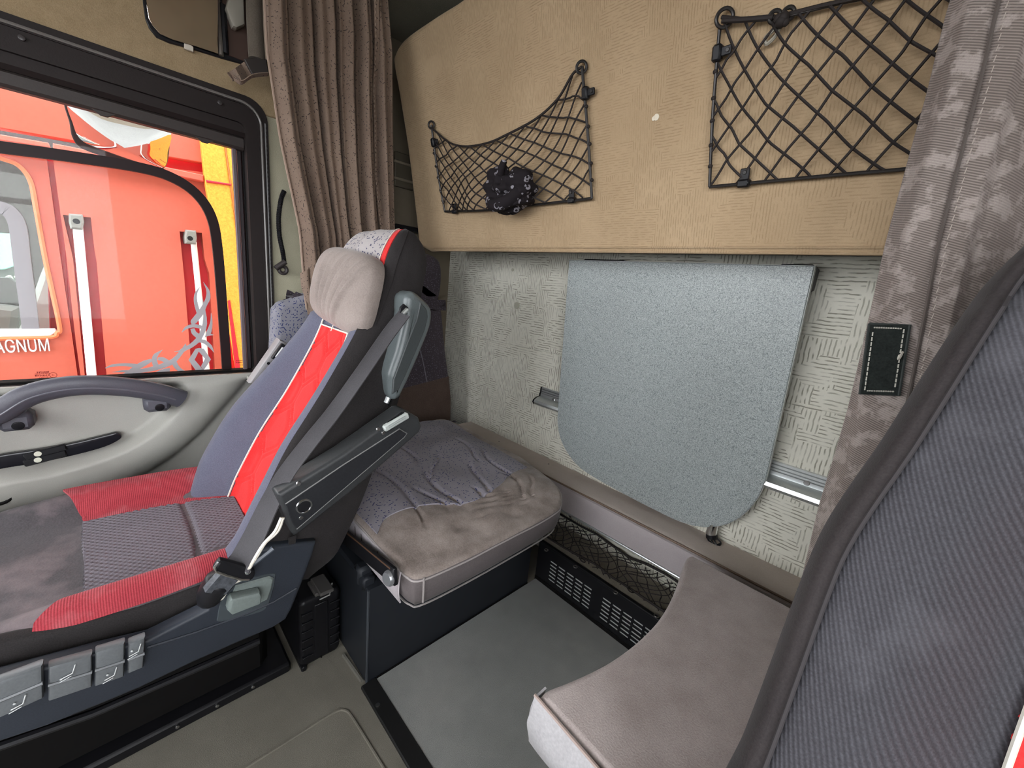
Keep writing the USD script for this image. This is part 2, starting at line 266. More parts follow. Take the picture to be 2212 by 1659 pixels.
for px in ((47, 82), (475, 222)):
    c = at(*px, 'x', XW + .012); part(w1, 'screw', disc(c, (1, 0, 0), .0055, .003), plain(f'frame_screw{px[0]}', (.05, .045, .045), .3))
for k, y in enumerate((.312, .298, .330)):                           # runs of the guide channel beside the glass
    part(w1, 'guide_rail', bx(XW - .05 + .012 * k, XW - .038 + .012 * k, y - .006, y + .005, .65, 1.33, .002), plain(f'guide_rail_{k}', ((.05, .04, .045), (.13, .10, .11), (.035, .03, .03))[k], .35))
part(w1, 'edge_cord', tube([V(XW + .014, .3705, 1.40 - k * .006) + V(0, .0006 * (k % 2), 0) for k in range(126)], [.0022 + .0007 * (k % 2) for k in range(126)], 5), plain('edge_cord', (.10, .10, .10), .5))
part(w1, 'guide_backing', bx(XW - .06, XW - .03, .318, .37, .645, 1.40, .002), blackmat)
part(w1, 'sill_seal', bx(XW - .055, XW - .02, -.95, .325, .648, .658, .002), blackmat)
GX = XW - .055
part(w1, 'glass_pane', bx(GX - .004, GX, -.95, .315, .645, 1.34, .001), paneglass)
# the black rubber-edged bar that curves down across the glass
bar = [at(*q, 'x', GX + .010) for q in ((-900, 170), (-400, 256), (-120, 300), (0, 318), (150, 338), (300, 362), (372, 384), (425, 420), (457, 470), (470, 540), (480, 660), (490, 800), (492, 830))]
bars = smoothpath(bar, 60); part(w1, 'divider_bar', sweep(bars, [(-.0125, -.006), (.0125, -.006), (.0125, .006), (.007, .009), (-.007, .009), (-.0125, .006)], np.cross(np.gradient(bars, axis=0), (1, 0, 0))), plain('divider_rubber', (.014, .005, .006), .45, spec=.25))
# prints on the glass
gp = plain('glass_print', (.25, .02, .015), .6)
def gmark(px, py, wpx, hpx, n):                                      # a row of the maker's print, too small to read: dark dabs of uneven width
    a, b = at(px, py, 'x', GX + .0012), at(px + wpx, py + hpx, 'x', GX + .0012); ys = np.linspace(a[1], b[1], n + 1); h = a[2] - b[2]; r = np.random.default_rng(px + py)
    part(w1, 'glass_marking', cat_([bx(a[0], a[0] + .0006, y0, y0 + (y1 - y0) * r.uniform(.5, .85), a[2] - h * r.uniform(.8, 1), a[2] - h * r.uniform(0, .25), .0001) for y0, y1 in zip(ys, ys[1:])]), gp, smooth=False)
for q in ((79, 802, 29, 3, 7), (75, 807, 33, 1, 12), (75, 810, 32, 2, 9), (84, 814, 20, 1, 8), (510, 778, 17, 2, 6), (510, 782, 17, 2, 7), (519, 788, 8, 1, 4), (112, 809, 7, 2, 2)): gmark(*q)
for px, r in (((115, 810), .0065), ((532, 789), .0045)):
    part(w1, 'glass_marking', torus(at(*px, 'x', GX + .001), (1, 0, 0), r, .0005, 20, 4), gp)
# grey stickers: a curling tribal scroll and a diamond emblem
stick = plain('grey_sticker', (.42, .40, .42), .5)
def zz(x, y): return at(200 + x * 300 / 2212, 600 + y * 300 / 2212, 'x', GX + .0014)
def stroke(P, w):                                                   # tapering sticker stroke; widths in units of the sticker drawing
    P = smoothpath([zz(*p) for p in P], 26); w = np.interp(np.linspace(0, 1, len(P)), np.linspace(0, 1, len(w)), np.array(w) * 300 / 2212 / 555.)
    T = np.gradient(P, axis=0); S = np.cross(T, (1, 0, 0)); S /= np.linalg.norm(S, axis=1, keepdims=True)
    L_, R_ = (P - S * w[:, None] / 2)[:, 1:], (P + S * w[:, None] / 2)[:, 1:]; return unary_union([Polygon([L_[k], L_[k + 1], R_[k + 1], R_[k]]).convex_hull for k in range(len(P) - 1)])
tri = [stroke([(1765, 70), (1835, 200), (1840, 320), (1790, 430), (1720, 560), (1610, 700), (1590, 745)], (2, 30, 45, 40, 60, 60, 10)),
       stroke([(1705, 150), (1645, 260), (1645, 400), (1690, 560), (1710, 590)], (2, 25, 35, 40, 40)),
       stroke([(1750, 330), (1790, 600), (1780, 780), (1720, 930), (1670, 1000), (1560, 1090), (1440, 1150), (1380, 1230), (1280, 1330), (1150, 1390), (1000, 1440), (800, 1480), (640, 1500), (520, 1540), (420, 1560)], (2, 30, 50, 45, 55, 45, 45, 40, 55, 60, 55, 45, 40, 40, 2)),
       stroke([(1420, 870), (1490, 800), (1600, 765), (1720, 785), (1760, 820)], (2, 30, 40, 45, 20)), stroke([(1590, 810), (1620, 880), (1690, 940), (1700, 1000)], (40, 50, 60, 20)),
       stroke([(1890, 560), (1890, 720), (1850, 870), (1790, 950)], (2, 25, 50, 2)), stroke([(1930, 912), (1860, 905), (1815, 925)], (2, 30, 10)),
       stroke([(1670, 1000), (1780, 1020), (1870, 1090), (1935, 1190)], (40, 45, 40, 2)), stroke([(1480, 1050), (1470, 1110), (1440, 1150)], (2, 40, 30)),
       stroke([(1300, 1180), (1390, 1165), (1440, 1140)], (2, 15, 30)), stroke([(1290, 1330), (1340, 1420), (1430, 1490), (1600, 1525)], (50, 50, 40, 3)),
       stroke([(200, 1440), (320, 1400), (500, 1385), (680, 1400), (760, 1410)], (4, 28, 32, 45, 30)), stroke([(940, 1310), (850, 1350), (740, 1410), (640, 1480), (540, 1540)], (30, 55, 60, 60, 20)),
       stroke([(1110, 1150), (1010, 1230), (985, 1310), (1010, 1400), (1060, 1440)], (2, 40, 48, 50, 20)), stroke([(1040, 1290), (1120, 1300), (1200, 1345), (1270, 1350)], (30, 50, 50, 30)),
       stroke([(320, 1505), (470, 1490), (640, 1490)], (2, 22, 30)), stroke([(720, 1575), (950, 1545), (1130, 1480), (1230, 1440)], (2, 30, 45, 4)), stroke([(1195, 1530), (1200, 1480), (1225, 1445)], (2, 40, 10))]
tri = unary_union([q.buffer(.0002) for q in tri]); part(w1, 'tribal_sticker', cat_(*[plate(q, (GX + .0006, 0, 0), (0, 1, 0), (0, 0, 1), (1, 0, 0), .0008) for q in getattr(tri, 'geoms', [tri])]), stick, 'grey curling scroll sticker')
dia = Polygon([(1640, 1130), (1700, 1118), (1770, 1130), (1885, 1300), (1770, 1470), (1690, 1495), (1640, 1470), (1525, 1310)], [[(1690, 1175), (1790, 1290), (1725, 1410), (1765, 1470), (1625, 1305)]])
def todev(poly): return Polygon([zz(*q)[1:] for q in poly.exterior.coords], [[zz(*q)[1:] for q in r.coords] for r in poly.interiors])
part(w1, 'diamond_sticker', plate(todev(dia), (GX + .0014, 0, 0), (0, 1, 0), (0, 0, 1), (1, 0, 0), .0008), stick, 'grey diamond emblem sticker')

# ---------------------------------------------------------------- door_1: grey moulded door card below the window
d1 = thing('door_1', None, None, (XW, -.2, .1), kind='structure')
DX = XW + .012
def dp(px, py): return at(px, py, 'x', DX)[1:]
inner = smoothpath([dp(*q) for q in ((-500, 1150), (-200, 1085), (0, 1026), (130, 1003), (260, 962), (340, 915), (383, 872), (398, 845), (392, 815))], 90)   # rim of the hollow behind the handle
outer = smoothpath([dp(*q) for q in ((-600, 1290), (-250, 1180), (0, 1112), (150, 1078), (270, 1040), (360, 992), (430, 935), (485, 875), (530, 822), (545, 795))], 90)
import shapely
ny, nz = 210, 150; Y, Z = np.meshgrid(np.linspace(-.95, .42, ny), np.linspace(.07, .662, nz), indexing='ij'); pts_ = shapely.points(Y.ravel(), Z.ravel())
def dist_in(curve):
    pg = Polygon(np.vstack([curve, [(curve[-1][0], .9), (-2., .9), (-2., curve[0][1])]])); shapely.prepare(pg); d = shapely.distance(LineString(np.vstack([[(-2., curve[0][1])], curve, [(curve[-1][0], .9)]])), pts_)
    return np.where(shapely.contains(pg, pts_), d, -d).reshape(Y.shape)
do, di = dist_in(outer), dist_in(inner)
up_ = np.sqrt(np.clip(1 - (1 - np.clip(do / .075, 0, 1)) ** 2, 0, 1)); X = DX + .058 * up_ * (.75 + .25 * sm((.66 - Z) / .2)) - .036 * sm((di + .006) / .030)
sill = sm((Z - .628) / .022); X = X * (1 - sill) + (DX + .040) * sill
for k in range(2):
    X[1:-1, 1:-1] = (X[1:-1, 1:-1] * 2 + X[2:, 1:-1] + X[:-2, 1:-1] + X[1:-1, 2:] + X[1:-1, :-2]) / 6
part(d1, 'door_panel', sheet(np.stack([X, Y, Z], -1), .012, (1, 0, 0)), doorgrey)
part(d1, 'lower_panel', bx(XW + .002, XW + .008, -.95, .34, 0, .10, .002), blackmat)
hp_ = smoothpath([at(*q, 'x', x) for q, x in (((-160, 1010), -1.41), ((-60, 920), -1.40), ((0, 890), -1.395), ((60, 855), -1.395), ((130, 837), -1.395), ((200, 832), -1.395), ((280, 837), -1.40), ((345, 848), -1.41), ((392, 862), -1.425))], 50)
gh = part(d1, 'grab_handle', sweep(hp_, [(.026 * math.cos(a) , .017 * math.sin(a)) for a in np.linspace(0, 2 * np.pi, 16, endpoint=False)], (.25, 0, 1)), doordark)
part(gh, 'grip_seam', tube(hp_[2:-2] + V(.0165, 0, -.004), .0022, 5), plain('grip_seam', (.14, .14, .165), .35))
for px in ((36, 905), (338, 868)):
    c = at(*px, 'x', -1.435); br = part(d1, 'handle_bracket', cat_(bx(-1.468, -1.405, c[1] - .028, c[1] + .028, c[2] - .022, c[2] + .02, .012)), doordark)
    part(br, 'bracket_screw', disc(c + V(.03, .004, -.008), (1, 0, -.2), .010, .003), black)
tray = [at(*q, 'x', -1.445)[1:] for q in ((-300, 1080), (-120, 1010), (0, 984), (80, 972), (160, 957), (230, 940), (252, 935), (262, 940), (258, 950), (225, 966), (160, 984), (80, 1001), (0, 1014), (-120, 1040), (-300, 1095))]
part(d1, 'switch_tray', slab(smoothpath(tray, 70, True)[::-1], (-1.462, 0, 0), (0, 1, 0), (0, 0, 1), (1, 0, 0), .018, .004, 2), pianoblack)
for px in ((97, 977), (97, 990)):
    a, b = at(px[0] - 24, px[1] + 6, 'x', -1.443), at(px[0] + 26, px[1] - 7, 'x', -1.443); sw = part(d1, 'window_switch', obx((a + b) / 2, (b - a), np.cross(b - a, (1, 0, 0)), (1, 0, 0), .072, .017, .010, .003), black)
    c = (a + b) / 2 + V(.006, -.012, 0); part(sw, 'switch_icon', disc(c, (1, 0, 0), .0065, .0012), plain(f'switch_icon{px[1]}', (.65, .66, .55), .4))
c = at(-6, 1068, 'x', -1.437); part(d1, 'door_knob', cat_(torus(c, (1, 0, .1), .024, .005), disc(c, (1, 0, .1), .02, .002)), blackmat)
c = at(541, 815, 'x', DX + .045); part(d1, 'lock_button', disc(c + V(-.006, 0, -.004), (.3, 0, 1), .009, .009, bev=.6), doorgrey)

# ---------------------------------------------------------------- outside: a red lorry parked alongside, a teal one beyond it, paving
ground = struct('ground', bx(-16, 16, -16, 16, -1.35, -1.30, .001), cloth('paving', (.16, .16, .155), (.24, .24, .23), big=1, fine=60, sheen=0))
LX = -2.42
def redm(n, c): return plain(n, c, .38, grain=.03, gscale=60)
red = redm('lorry_red', (.60, .125, .085)); red2 = redm('lorry_red_deep', (.62, .025, .040)); red3 = redm('lorry_red_ledge', (.76, .13, .09)); orange = cloth('fairing_orange', (.78, .30, .045), (.95, .42, .07), big=80, fine=160, sheen=0, rough=.5)
whitep = plain('white_rail', (.86, .86, .86), .35); steel = plain('bracket_steel', (.24, .24, .225), .5, .2, grain=.12)
def lp(px, py, x=LX): return at(px, py, 'x', x)[1:]
lo = thing('lorry', 'red lorry parked alongside, seen through the side window', 'lorry', (LX, 0, -1.3))
def lpl(name, pts, x, dep, m, holes=(), lab=None, bev=0):
    P = [lp(*q, x) for q in pts]
    if holes: return part(lo, name, plate(Polygon(P, [[lp(*q, x) for q in h] for h in holes]), (x, 0, 0), (0, 1, 0), (0, 0, 1), (-1, 0, 0), dep), m, lab)
    return part(lo, name, slab(P, (x - dep, 0, 0), (0, 1, 0), (0, 0, 1), (1, 0, 0), dep, bev or .003), m, lab)
hole = [(-420, 330), (0, 342), (40, 358), (66, 392), (78, 450), (98, 560), (128, 700), (124, 718), (108, 728), (0, 731), (-420, 738)]
lpl('door_skin', [(-800, 300), (20, 318), (95, 333), (101, 345), (131, 560), (157, 735), (180, 900), (200, 1000), (-800, 1000)], LX, .04, red, [hole])
lpl('rear_panel', [(113, 333), (440, 372), (452, 440), (520, 1000), (200, 1000), (164, 740), (144, 560)], LX + .02, .05, red, [[(136, 464), (196, 470), (204, 540), (208, 560), (238, 900), (192, 900), (158, 560)], [(388, 500), (436, 503), (442, 560), (452, 590), (470, 900), (422, 900), (398, 600)]])
lpl('seam_backing', [(90, 330), (560, 330), (560, 1000), (120, 1000)], LX - .030, .01, red2)
lpl('roof_panel', [(-800, 40), (560, 140), (560, 372), (440, 352), (150, 303), (0, 277), (-800, 170)], LX + .05, .05, red)
lpl('roof_ledge', [(-800, 200), (0, 290), (104, 308), (110, 320), (0, 303), (-800, 214)], LX + .075, .05, red3)
lpl('roof_ledge', [(114, 309), (150, 316), (440, 378), (440, 392), (150, 331), (114, 322)], LX + .075, .05, red3)
lpl('side_fairing', [(428, 250), (700, 300), (700, 1000), (540, 1000), (505, 760), (462, 500), (444, 396)], LX + .085, .04, orange, lab='orange side fairing')
lpl('fairing_trim', [(484, 312), (488, 312), (560, 800), (553, 800)], LX + .089, .004, plain('fairing_gap', (.55, .16, .03), .5))
lpl('fairing_trim', [(444, 388), (500, 397), (500, 401), (446, 394)], LX + .092, .006, red2)
lpl('fairing_trim', [(492, 650), (497, 648), (520, 800), (508, 800)], LX + .089, .004, red2)
# window of the lorry: rim, glass, sliding-pane bar, seat inside
rim = smoothpath([V(LX + .006, *lp(*q)) for q in hole[1:-1]], 60); part(lo, 'window_rim', tube(rim, .008, 6), redm('lorry_rim', (.80, .20, .08)), 'lighter window rim')
lpl('window_pane', [(-420, 325), (0, 336), (48, 354), (84, 400), (135, 700), (126, 735), (-420, 745)], LX - .03, .004, darkglass)
barp = smoothpath([V(LX - .02, *lp(*q)) for q in ((-160, 430), (-60, 438), (0, 448), (22, 460), (37, 490), (46, 560), (58, 650), (66, 718))], 40)
part(lo, 'window_bar', sweep(barp, [(-.022, -.01), (.022, -.01), (.022, .01), (-.022, .01)], np.cross(np.gradient(barp, axis=0), (1, 0, 0))), plain('window_bar_grey', (.22, .21, .24), .5))
lpl('window_sill', [(-420, 712), (60, 711), (118, 710), (124, 716), (108, 727), (0, 729), (-420, 737)], LX - .002, .02, whitep)
lpl('cab_lining', [(-500, 200), (240, 220), (300, 470), (300, 1000), (60, 1000), (56, 640), (46, 505), (-500, 485)], LX - .75, .02, plain('lorry_lining', (.045, .043, .043), .8))
lpl('lorry_seat', [(30, 735), (70, 640), (84, 600), (100, 560), (125, 640), (140, 760)], LX - .45, .12, plain('lorry_seat_grey', (.30, .30, .30), .7), lab='grey seat inside', bev=.02)
lpl('lorry_seat', [(-300, 735), (-200, 660), (-40, 655), (40, 665), (30, 740)], LX - .6, .12, plain('lorry_seat_grey2', (.20, .195, .19), .7), bev=.02)
lpl('lorry_dash', [(-300, 585), (20, 600), (60, 630), (60, 660), (-300, 660)], LX - .68, .05, plain('lorry_dash', (.05, .05, .05), .6))
# grab rails with steel end brackets
for k, (b, rl) in enumerate(((((148, 461), (178, 463), (181, 478), (178, 496), (152, 494), (148, 480)), ((168, 490), (216, 1000))), (((402, 496), (424, 498), (426, 515), (424, 528), (401, 526), (399, 512)), ((418, 522), (468, 1000))))):
    lpl('rail_recess', [(rl[0][0] - 34, rl[0][1] - 50), (rl[0][0] + 52, rl[0][1] - 40), (rl[1][0] + 60, 1000), (rl[1][0] - 50, 1000)], LX - .028, .01, red2)
    rp0, rp1 = V(LX + .02, *lp(*rl[0], LX + .02)), V(LX + .02, *lp(*rl[1], LX + .02)); gr = part(lo, 'grab_rail', tube([rp0, rp1], .0150 if k == 0 else .0118, 14), whitep, 'white grab rail')
    bk = part(lo, 'rail_bracket', slab([lp(*q, LX + .06) for q in b], (LX - .02, 0, 0), (0, 1, 0), (0, 0, 1), (1, 0, 0), .075, .006), steel)
    c = lp(b[1][0] - 13, b[2][1], LX + .056); part(bk, 'bracket_hole', disc((LX + .0545, *c), (1, 0, 0), .010, .001), black)
t = meshkit.text_mesh('MAGNUM', 1.0, .05); e = t.bounds; t.apply_translation(-e[0]); a, b = lp(-38, 763), lp(106, 741)
t.apply_scale([(b[0] - a[0]) / (e[1] - e[0])[0], .052 / (e[1] - e[0])[1], .012 / .05]); M = np.eye(4); M[:3, 0] = unit((0, b[0] - a[0], .004)); M[:3, 1] = (0, 0, 1); M[:3, 2] = (1, 0, 0); M[:3, 3] = (LX, a[0], a[1]); t.apply_transform(M)
part(lo, 'lettering', fix(t), whitep, 'white raised letters', smooth=False)
# the teal lorry beyond, seen through the red one's cab
te = thing('lorry', 'teal lorry far behind, glimpsed through the red lorry window', 'lorry', (-4.7, -.6, -1.3)); TX = -4.6
def tpl(name, pts, x, dep, m): P = [lp(*q, x) for q in pts]; return part(te, name, slab(P, (x - dep, 0, 0), (0, 1, 0), (0, 0, 1), (1, 0, 0), dep, .005), m)
teal = plain('teal_paint', (.03, .36, .30), .4); tpl('cab_side', [(-700, 430), (300, 430), (300, 1000), (-700, 1000)], TX - .08, .5, plain('teal_dark', (.10, .11, .10), .6))
tpl('window_panel', [(-300, 498), (36, 502), (38, 572), (10, 582), (-300, 590)], TX, .05, plain('teal_pale', (.30, .80, .56), .4)); tpl('body_stripe', [(-300, 618), (60, 622), (60, 636), (-300, 634)], TX, .05, teal); tpl('body_stripe', [(44, 446), (84, 452), (88, 462), (46, 458)], TX + .01, .05, teal)
sc = smoothpath([V(TX + .01, *lp(*q, TX + .01)) for q in ((8, 604), (20, 596), (26, 602), (20, 607), (28, 612), (40, 604), (44, 610), (38, 600), (30, 598))], 50); part(te, 'scroll_lettering', tube(sc, .006, 4), plain('scroll_white', (.55, .62, .5), .5))

# ---------------------------------------------------------------- kerb mirror hanging outside above the door
MN = unit((.45, -.05, -.90)); MP = at(256, 290, 'x', -1.75); MU = unit(np.cross((0, 0, 1), MN)); MU = MU if MU[1] > 0 else -MU; MV = np.cross(MN, MU); MV = MV if MV[2] > 0 else -MV
def mp2(px, py): d = hp(px, py, MN, MN @ MP) - MP; return (d @ MU, d @ MV)
mo = smoothpath([mp2(*q) for q in ((142, 205), (250, 235), (368, 268), (368, 300), (364, 345), (358, 362), (345, 370), (320, 366), (255, 348), (205, 334), (172, 320), (156, 300), (150, 270))], 70, True)
mi = smoothpath([mp2(*q) for q in ((150, 215), (250, 245), (363, 277), (362, 330), (359, 354), (346, 362), (300, 351), (245, 333), (200, 316), (172, 298), (158, 268))], 60, True)
mm = thing('kerb_mirror', 'black framed convex kerb mirror hanging outside the top of the side window', 'mirror', MP)
part(mm, 'housing', slab(mo, MP - MN * .05, MU, MV, MN, .05, .006, 3), plain('mirror_housing', (.02, .014, .018), .4, spec=.25))
c0 = mi.mean(0); cr = [[MP + MN * (.001 + .018 * (1 - k * k)) + MU * (c0 + (p - c0) * k)[0] + MV * (c0 + (p - c0) * k)[1] for p in mi] for k in np.linspace(.02, 1, 16)] + [[MP - MN * .006 + MU * p[0] + MV * p[1] for p in mi]]
part(mm, 'mirror_glass', loft(cr), mirror_m, smooth=60)
part(mm, 'mirror_arm', tube([MP - MN * .03 + MU * .05, MP + V(-.02, .10, .16), V(XW - .06, MP[1] + .14, MP[2] + .22)], .012, 8), black)

# ---------------------------------------------------------------- upper bunk, folded up against the back wall: its cloth-covered underside leans towards the room
BN, BD = V(0, 1, .25), .90 + .25 * 1.11
def bk(px, py, off=0.): return hp(px, py, BN, BD - off * 1.0308)
bu, bv, bw = V(1, 0, 0), unit(V(0, -.25, 1)), unit(V(0, -1, -.25))    # across, up the board, towards the room
bo = V(0, .9, 1.11)
def b2(p): d = np.asarray(p) - bo; return (d @ bu, d @ bv)
oc = [b2(bk(*q)) for q in ((930, 546), (905, 527), (897, 470), (880, 330), (862, 215), (849, 140), (852, 112), (872, 82), (930, 40), (985, 5))]
BL = oc[0][0]
outl = np.vstack([smoothpath(oc, 60), [(.62, oc[-1][1] + .01), (.62, .0)], [(BL + .03, 0)]])
ub = thing('upper_bunk', 'beige cloth covered upper bunk folded up against the back wall', 'bunk bed', (-.5, .95, 1.11))
part(ub, 'bunk_panel', slab(outl, bo - bw * .085, bu, bv, bw, .085, .016, 3), bunk_m)
part(ub, 'bunk_base', bx(-1.44, .62, .95, YB - .012, 1.14, 1.20, .004), plain('bunk_base_dark', (.03, .026, .022), .7))
e0 = bo + bv * .016; part(ub, 'edge_welt', tube([e0 + bw * .0015 + bu * x for x in np.linspace(BL + .03, .6, 60)], .0025, 5), bunk_m)
part(ub, 'edge_welt', tube([bo + bv * .006 + bw * -.003 + bu * x for x in np.linspace(BL + .03, .6, 60)], .003, 5), bunk_m)
for k, (px, py, r) in enumerate(((1418, 253, .006), (1412, 256, .004))): part(ub, 'scuff_mark', disc(bk(px, py, .0005), bw, r, .0008), plain(f'scuff{k}', (.75, .68, .55), .8))
# bracket and dark gap trim at the left end of the bunk
br = thing('bunk_bracket', 'dark latch plates on the side wall beside the bunk end', 'bracket', (-1.61, .9, 1.2))
a = at(868, 375, 'x', -1.60); part(br, 'latch_plate', bx(-1.62, -1.598, a[1] - .03, a[1] + .06, a[2] - .05, a[2] + .075, .004), plain('latch_brown', (.10, .085, .06), .6))
for py in (352, 388):
    a = at(866, py, 'x', -1.595); part(br, 'latch_rib', bx(-1.600, -1.590, a[1] - .03, a[1] + .06, a[2] - .004, a[2] + .006, .002), plain(f'latch_rib{py}', (.24, .205, .15), .5))
a = at(862, 488, 'x', -1.59); part(br, 'stop_bar', bx(-1.62, -1.58, a[1] - .02, a[1] + .14, a[2] - .014, a[2] + .006, .004), black)

# ---------------------------------------------------------------- two elastic storage nets on wire frames
cordm = plain('net_cord', (.020, .015, .014), .75); wirem = plain('net_wire', (.03, .027, .026), .35, .3)
def wob(P, amp, k): r = np.random.default_rng(k); n = len(P); return P + bw * 0 + np.column_stack([np.interp(np.arange(n), np.linspace(0, n - 1, 7), r.normal(0, amp, 7)) for _ in range(3)]) * np.sin(np.linspace(0, np.pi, n))[:, None] ** .5
def net(label, Bt, Tt, L, Rt, nu, nv, bulge, wires, clips, rings_, frame_r=.0035, cr=.0021):
    t = thing('storage_net', label, 'net', np.mean([Bt[0], Bt[-1]], 0), 'storage nets on the bunk')
    def even(q):                                                    # evenly spaced along the edge
        p = smoothpath(q, 200); s = np.concatenate([[0], np.cumsum(np.linalg.norm(np.diff(p, axis=0), axis=1))]); return np.column_stack([np.interp(np.linspace(0, s[-1], 60), s, p[:, k]) for k in range(3)])
    Bt, Tt, L, Rt = (even(q) for q in (Bt, Tt, L, Rt))
    def S(u, v):                                                    # Coons patch between the four edges, pushed out by what lies in it
        f = lambda C, s: np.array([np.interp(s, np.linspace(0, 1, 60), C[:, k]) for k in range(3)])
        p = (1 - v) * f(Bt, u) + v * f(Tt, u) + (1 - u) * f(L, v) + u * f(Rt, v) - ((1 - u) * (1 - v) * Bt[0] + u * (1 - v) * Bt[-1] + (1 - u) * v * Tt[0] + u * v * Tt[-1])
        return p + bw * bulge(u, v)
    cords = []; k = 0
    for fam in (1, -1):
        for c in np.arange(-nv + .5, nu + nv, 1.0):
            P = []
            for s in np.linspace(0, 1, 41):
                u = (c + (s * nv if fam > 0 else nv - s * nv)) / nu
                u = u if fam > 0 else (c + nv * (1 - s)) / nu
                if -1e-6 <= u <= 1 + 1e-6: P.append(S(np.clip(u, 0, 1), s))
            if len(P) > 5: k += 1; cords.append(tube(wob(np.array(P), .0022, k + nu), cr, 5))
    part(t, 'netting', cat_(cords), cordm)
    for w in wires: part(t, 'wire_frame', tube(smoothpath(w, 40) if len(w) > 2 else w, frame_r, 8), wirem)
    part(t, 'top_cord', tube(wob(Tt + bw * .003, .001, 5), .003, 6), cordm)
    for c, up in clips:
        cl = part(t, 'clip', cat_(obx(c, bu, bv, bw, .016 if up else .022, .026 if up else .014, .016, .004), obx(c + (bu * .014 if up else bv * .014), bu, bv, bw, .02 if up else .016, .014 if up else .022, .006, .003)), black)
        part(cl, 'clip_screw', disc(c + (bu * .018 if up else bv * .018) + bw * .002, bw, .0035, .003), wirem)
    for c, r in rings_: part(t, 'hook_ring', torus(c, unit(bw + .6 * bu), r, .0032), wirem)
    for c in np.linspace(0, 1, 8)[1:-1]:
        for E_ in (L, Rt): part(t, 'end_knot', trimesh.creation.icosphere(1, .0045).apply_translation(E_[int(c * 59)]), cordm)
    return t
def bz(x, y, off=.012): return bk(820 + .2713 * x, 80 + .2713 * y, off)
hump = lambda cu, cv, su, sv, h: (lambda u, v: h * math.exp(-((u - cu) / su) ** 2 - ((v - cv) / sv) ** 2))
capb = hump(.46, .12, .24, .5, .085)
Lc, Rc = [bz(520, 1388), bz(470, 1150), bz(432, 920), bz(415, 720)], [bz(1695, 1270), bz(1680, 950), bz(1650, 600), bz(1615, 240)]
net('small black storage net sagging with a rolled dark cloth in it', [bz(520, 1388), bz(860, 1375), bz(1220, 1335), bz(1695, 1275)],
    [bz(415, 720), bz(560, 835), bz(690, 868), bz(850, 845), bz(1010, 780), bz(1240, 660), bz(1420, 500), bz(1540, 300), bz(1615, 240)], Lc, Rc, 11, 6, capb,
    [[bz(520, 1388), bz(470, 1120), bz(412, 700)], [bz(520, 1390), bz(860, 1378), bz(1220, 1338), bz(1690, 1285)], [bz(1690, 1285), bz(1660, 800), bz(1612, 235)]],
    [(bz(1640, 450), True), (bz(430, 840), True), (bz(1530, 1300), False), (bz(600, 1390), False)], [(bz(1608, 240), .011), (bz(412, 700), .010)])
def by(x, y, off=.012): return bk(1450 + x * 762 / 2212, y * 762 / 2212, off)
TR = bk(2212, -70, .012); far = bk(2300, 330, .012)
nb = net('large black storage net with a wire frame beside the right-hand curtain', [by(240, 1170), by(560, 1145), by(1000, 1100), by(1470, 1060), far],
    [by(320, 110), by(500, 120), by(680, 100), by(1100, 0), TR], [by(240, 1170), by(255, 800), by(285, 350), by(320, 110)], [far, bk(2270, 130, .012), TR], 9, 4.5, lambda u, v: .018 * math.sin(math.pi * u) * math.sin(math.pi * min(1, v)),
    [[by(240, 1172), by(262, 700), by(305, 160)], [by(240, 1172), by(1000, 1100), by(1470, 1060), far], [by(730, 100), by(1120, 5), TR]],
    [(by(290, 335), True), (by(455, 1150), False)], [(by(335, 112), .013), (by(650, 105), .008), (by(735, 85), .008)], .0030, .0022)
part(nb, 'hanging_tail', tube(smoothpath([by(690, 140), by(640, 190), by(590, 240), by(600, 275), by(650, 230), by(685, 165)], 30), .003, 6), plain('tail_cord', (.30, .28, .23), .7))
part(nb, 'knot', cat_(*[trimesh.creation.icosphere(1, r).apply_translation(by(x, y, .02)) for x, y, r in ((690, 135, .009), (705, 110, .008), (672, 118, .007), (715, 140, .006))]), cordm)
part(nb, 'top_cord', tube([by(320, 130, .016), by(480, 122, .016), by(640, 108, .016)], .0042, 8), cordm)
# rolled-up cloth in the small net
g = G(); p = g.pos(); v = g('voronoi_texture', vector=p, scale=52., randomness=1.); d = v + '.distance'; n = g.noise(p, 60, 2)
ring = g.m('multiply', g.m('multiply', g.m('greater_than', d, .18), g.m('less_than', d, .42)), g.m('greater_than', n, .49)); rsel = g.m('greater_than', g('separate_color', color=v + '.color') + '.r', .3)
clothroll = g.pbr('bandana_cloth', base_color=g.mix(g.m('multiply', ring, rsel), (.016, .013, .015), (.24, .23, .26)), roughness=.9, specular_ior_level=.15)
cc = bk(1100, 412, .055); ico = trimesh.creation.icosphere(5, 1.0); q = ico.vertices; th = np.arctan2(q @ bv, q @ bu)
dsp = 1 + .10 * np.sin(3.2 * (q @ bv) * 4 + 2 * (q @ bu)) * .6 + .22 * (meshkit.fbm(q * 2.3 + 5, 3) - .5) - .45 * np.exp(-((q @ bu - .12) / .22) ** 2) * np.clip(q @ bv, 0, 1) + .12 * np.sin(9 * np.hypot(q @ bu - .1, q @ bv - .3))
q = q * dsp[:, None]; ico.vertices = cc + (q @ bu)[:, None] * bu * .078 + (q @ bv)[:, None] * bv * .068 + (q @ bw)[:, None] * bw * .046
cl = thing('rolled_cloth', 'rolled black cloth with grey ring print lying in the small net', 'cloth', cc - V(0, 0, .06)); part(cl, 'cloth_bundle', ico, clothroll, smooth=True)
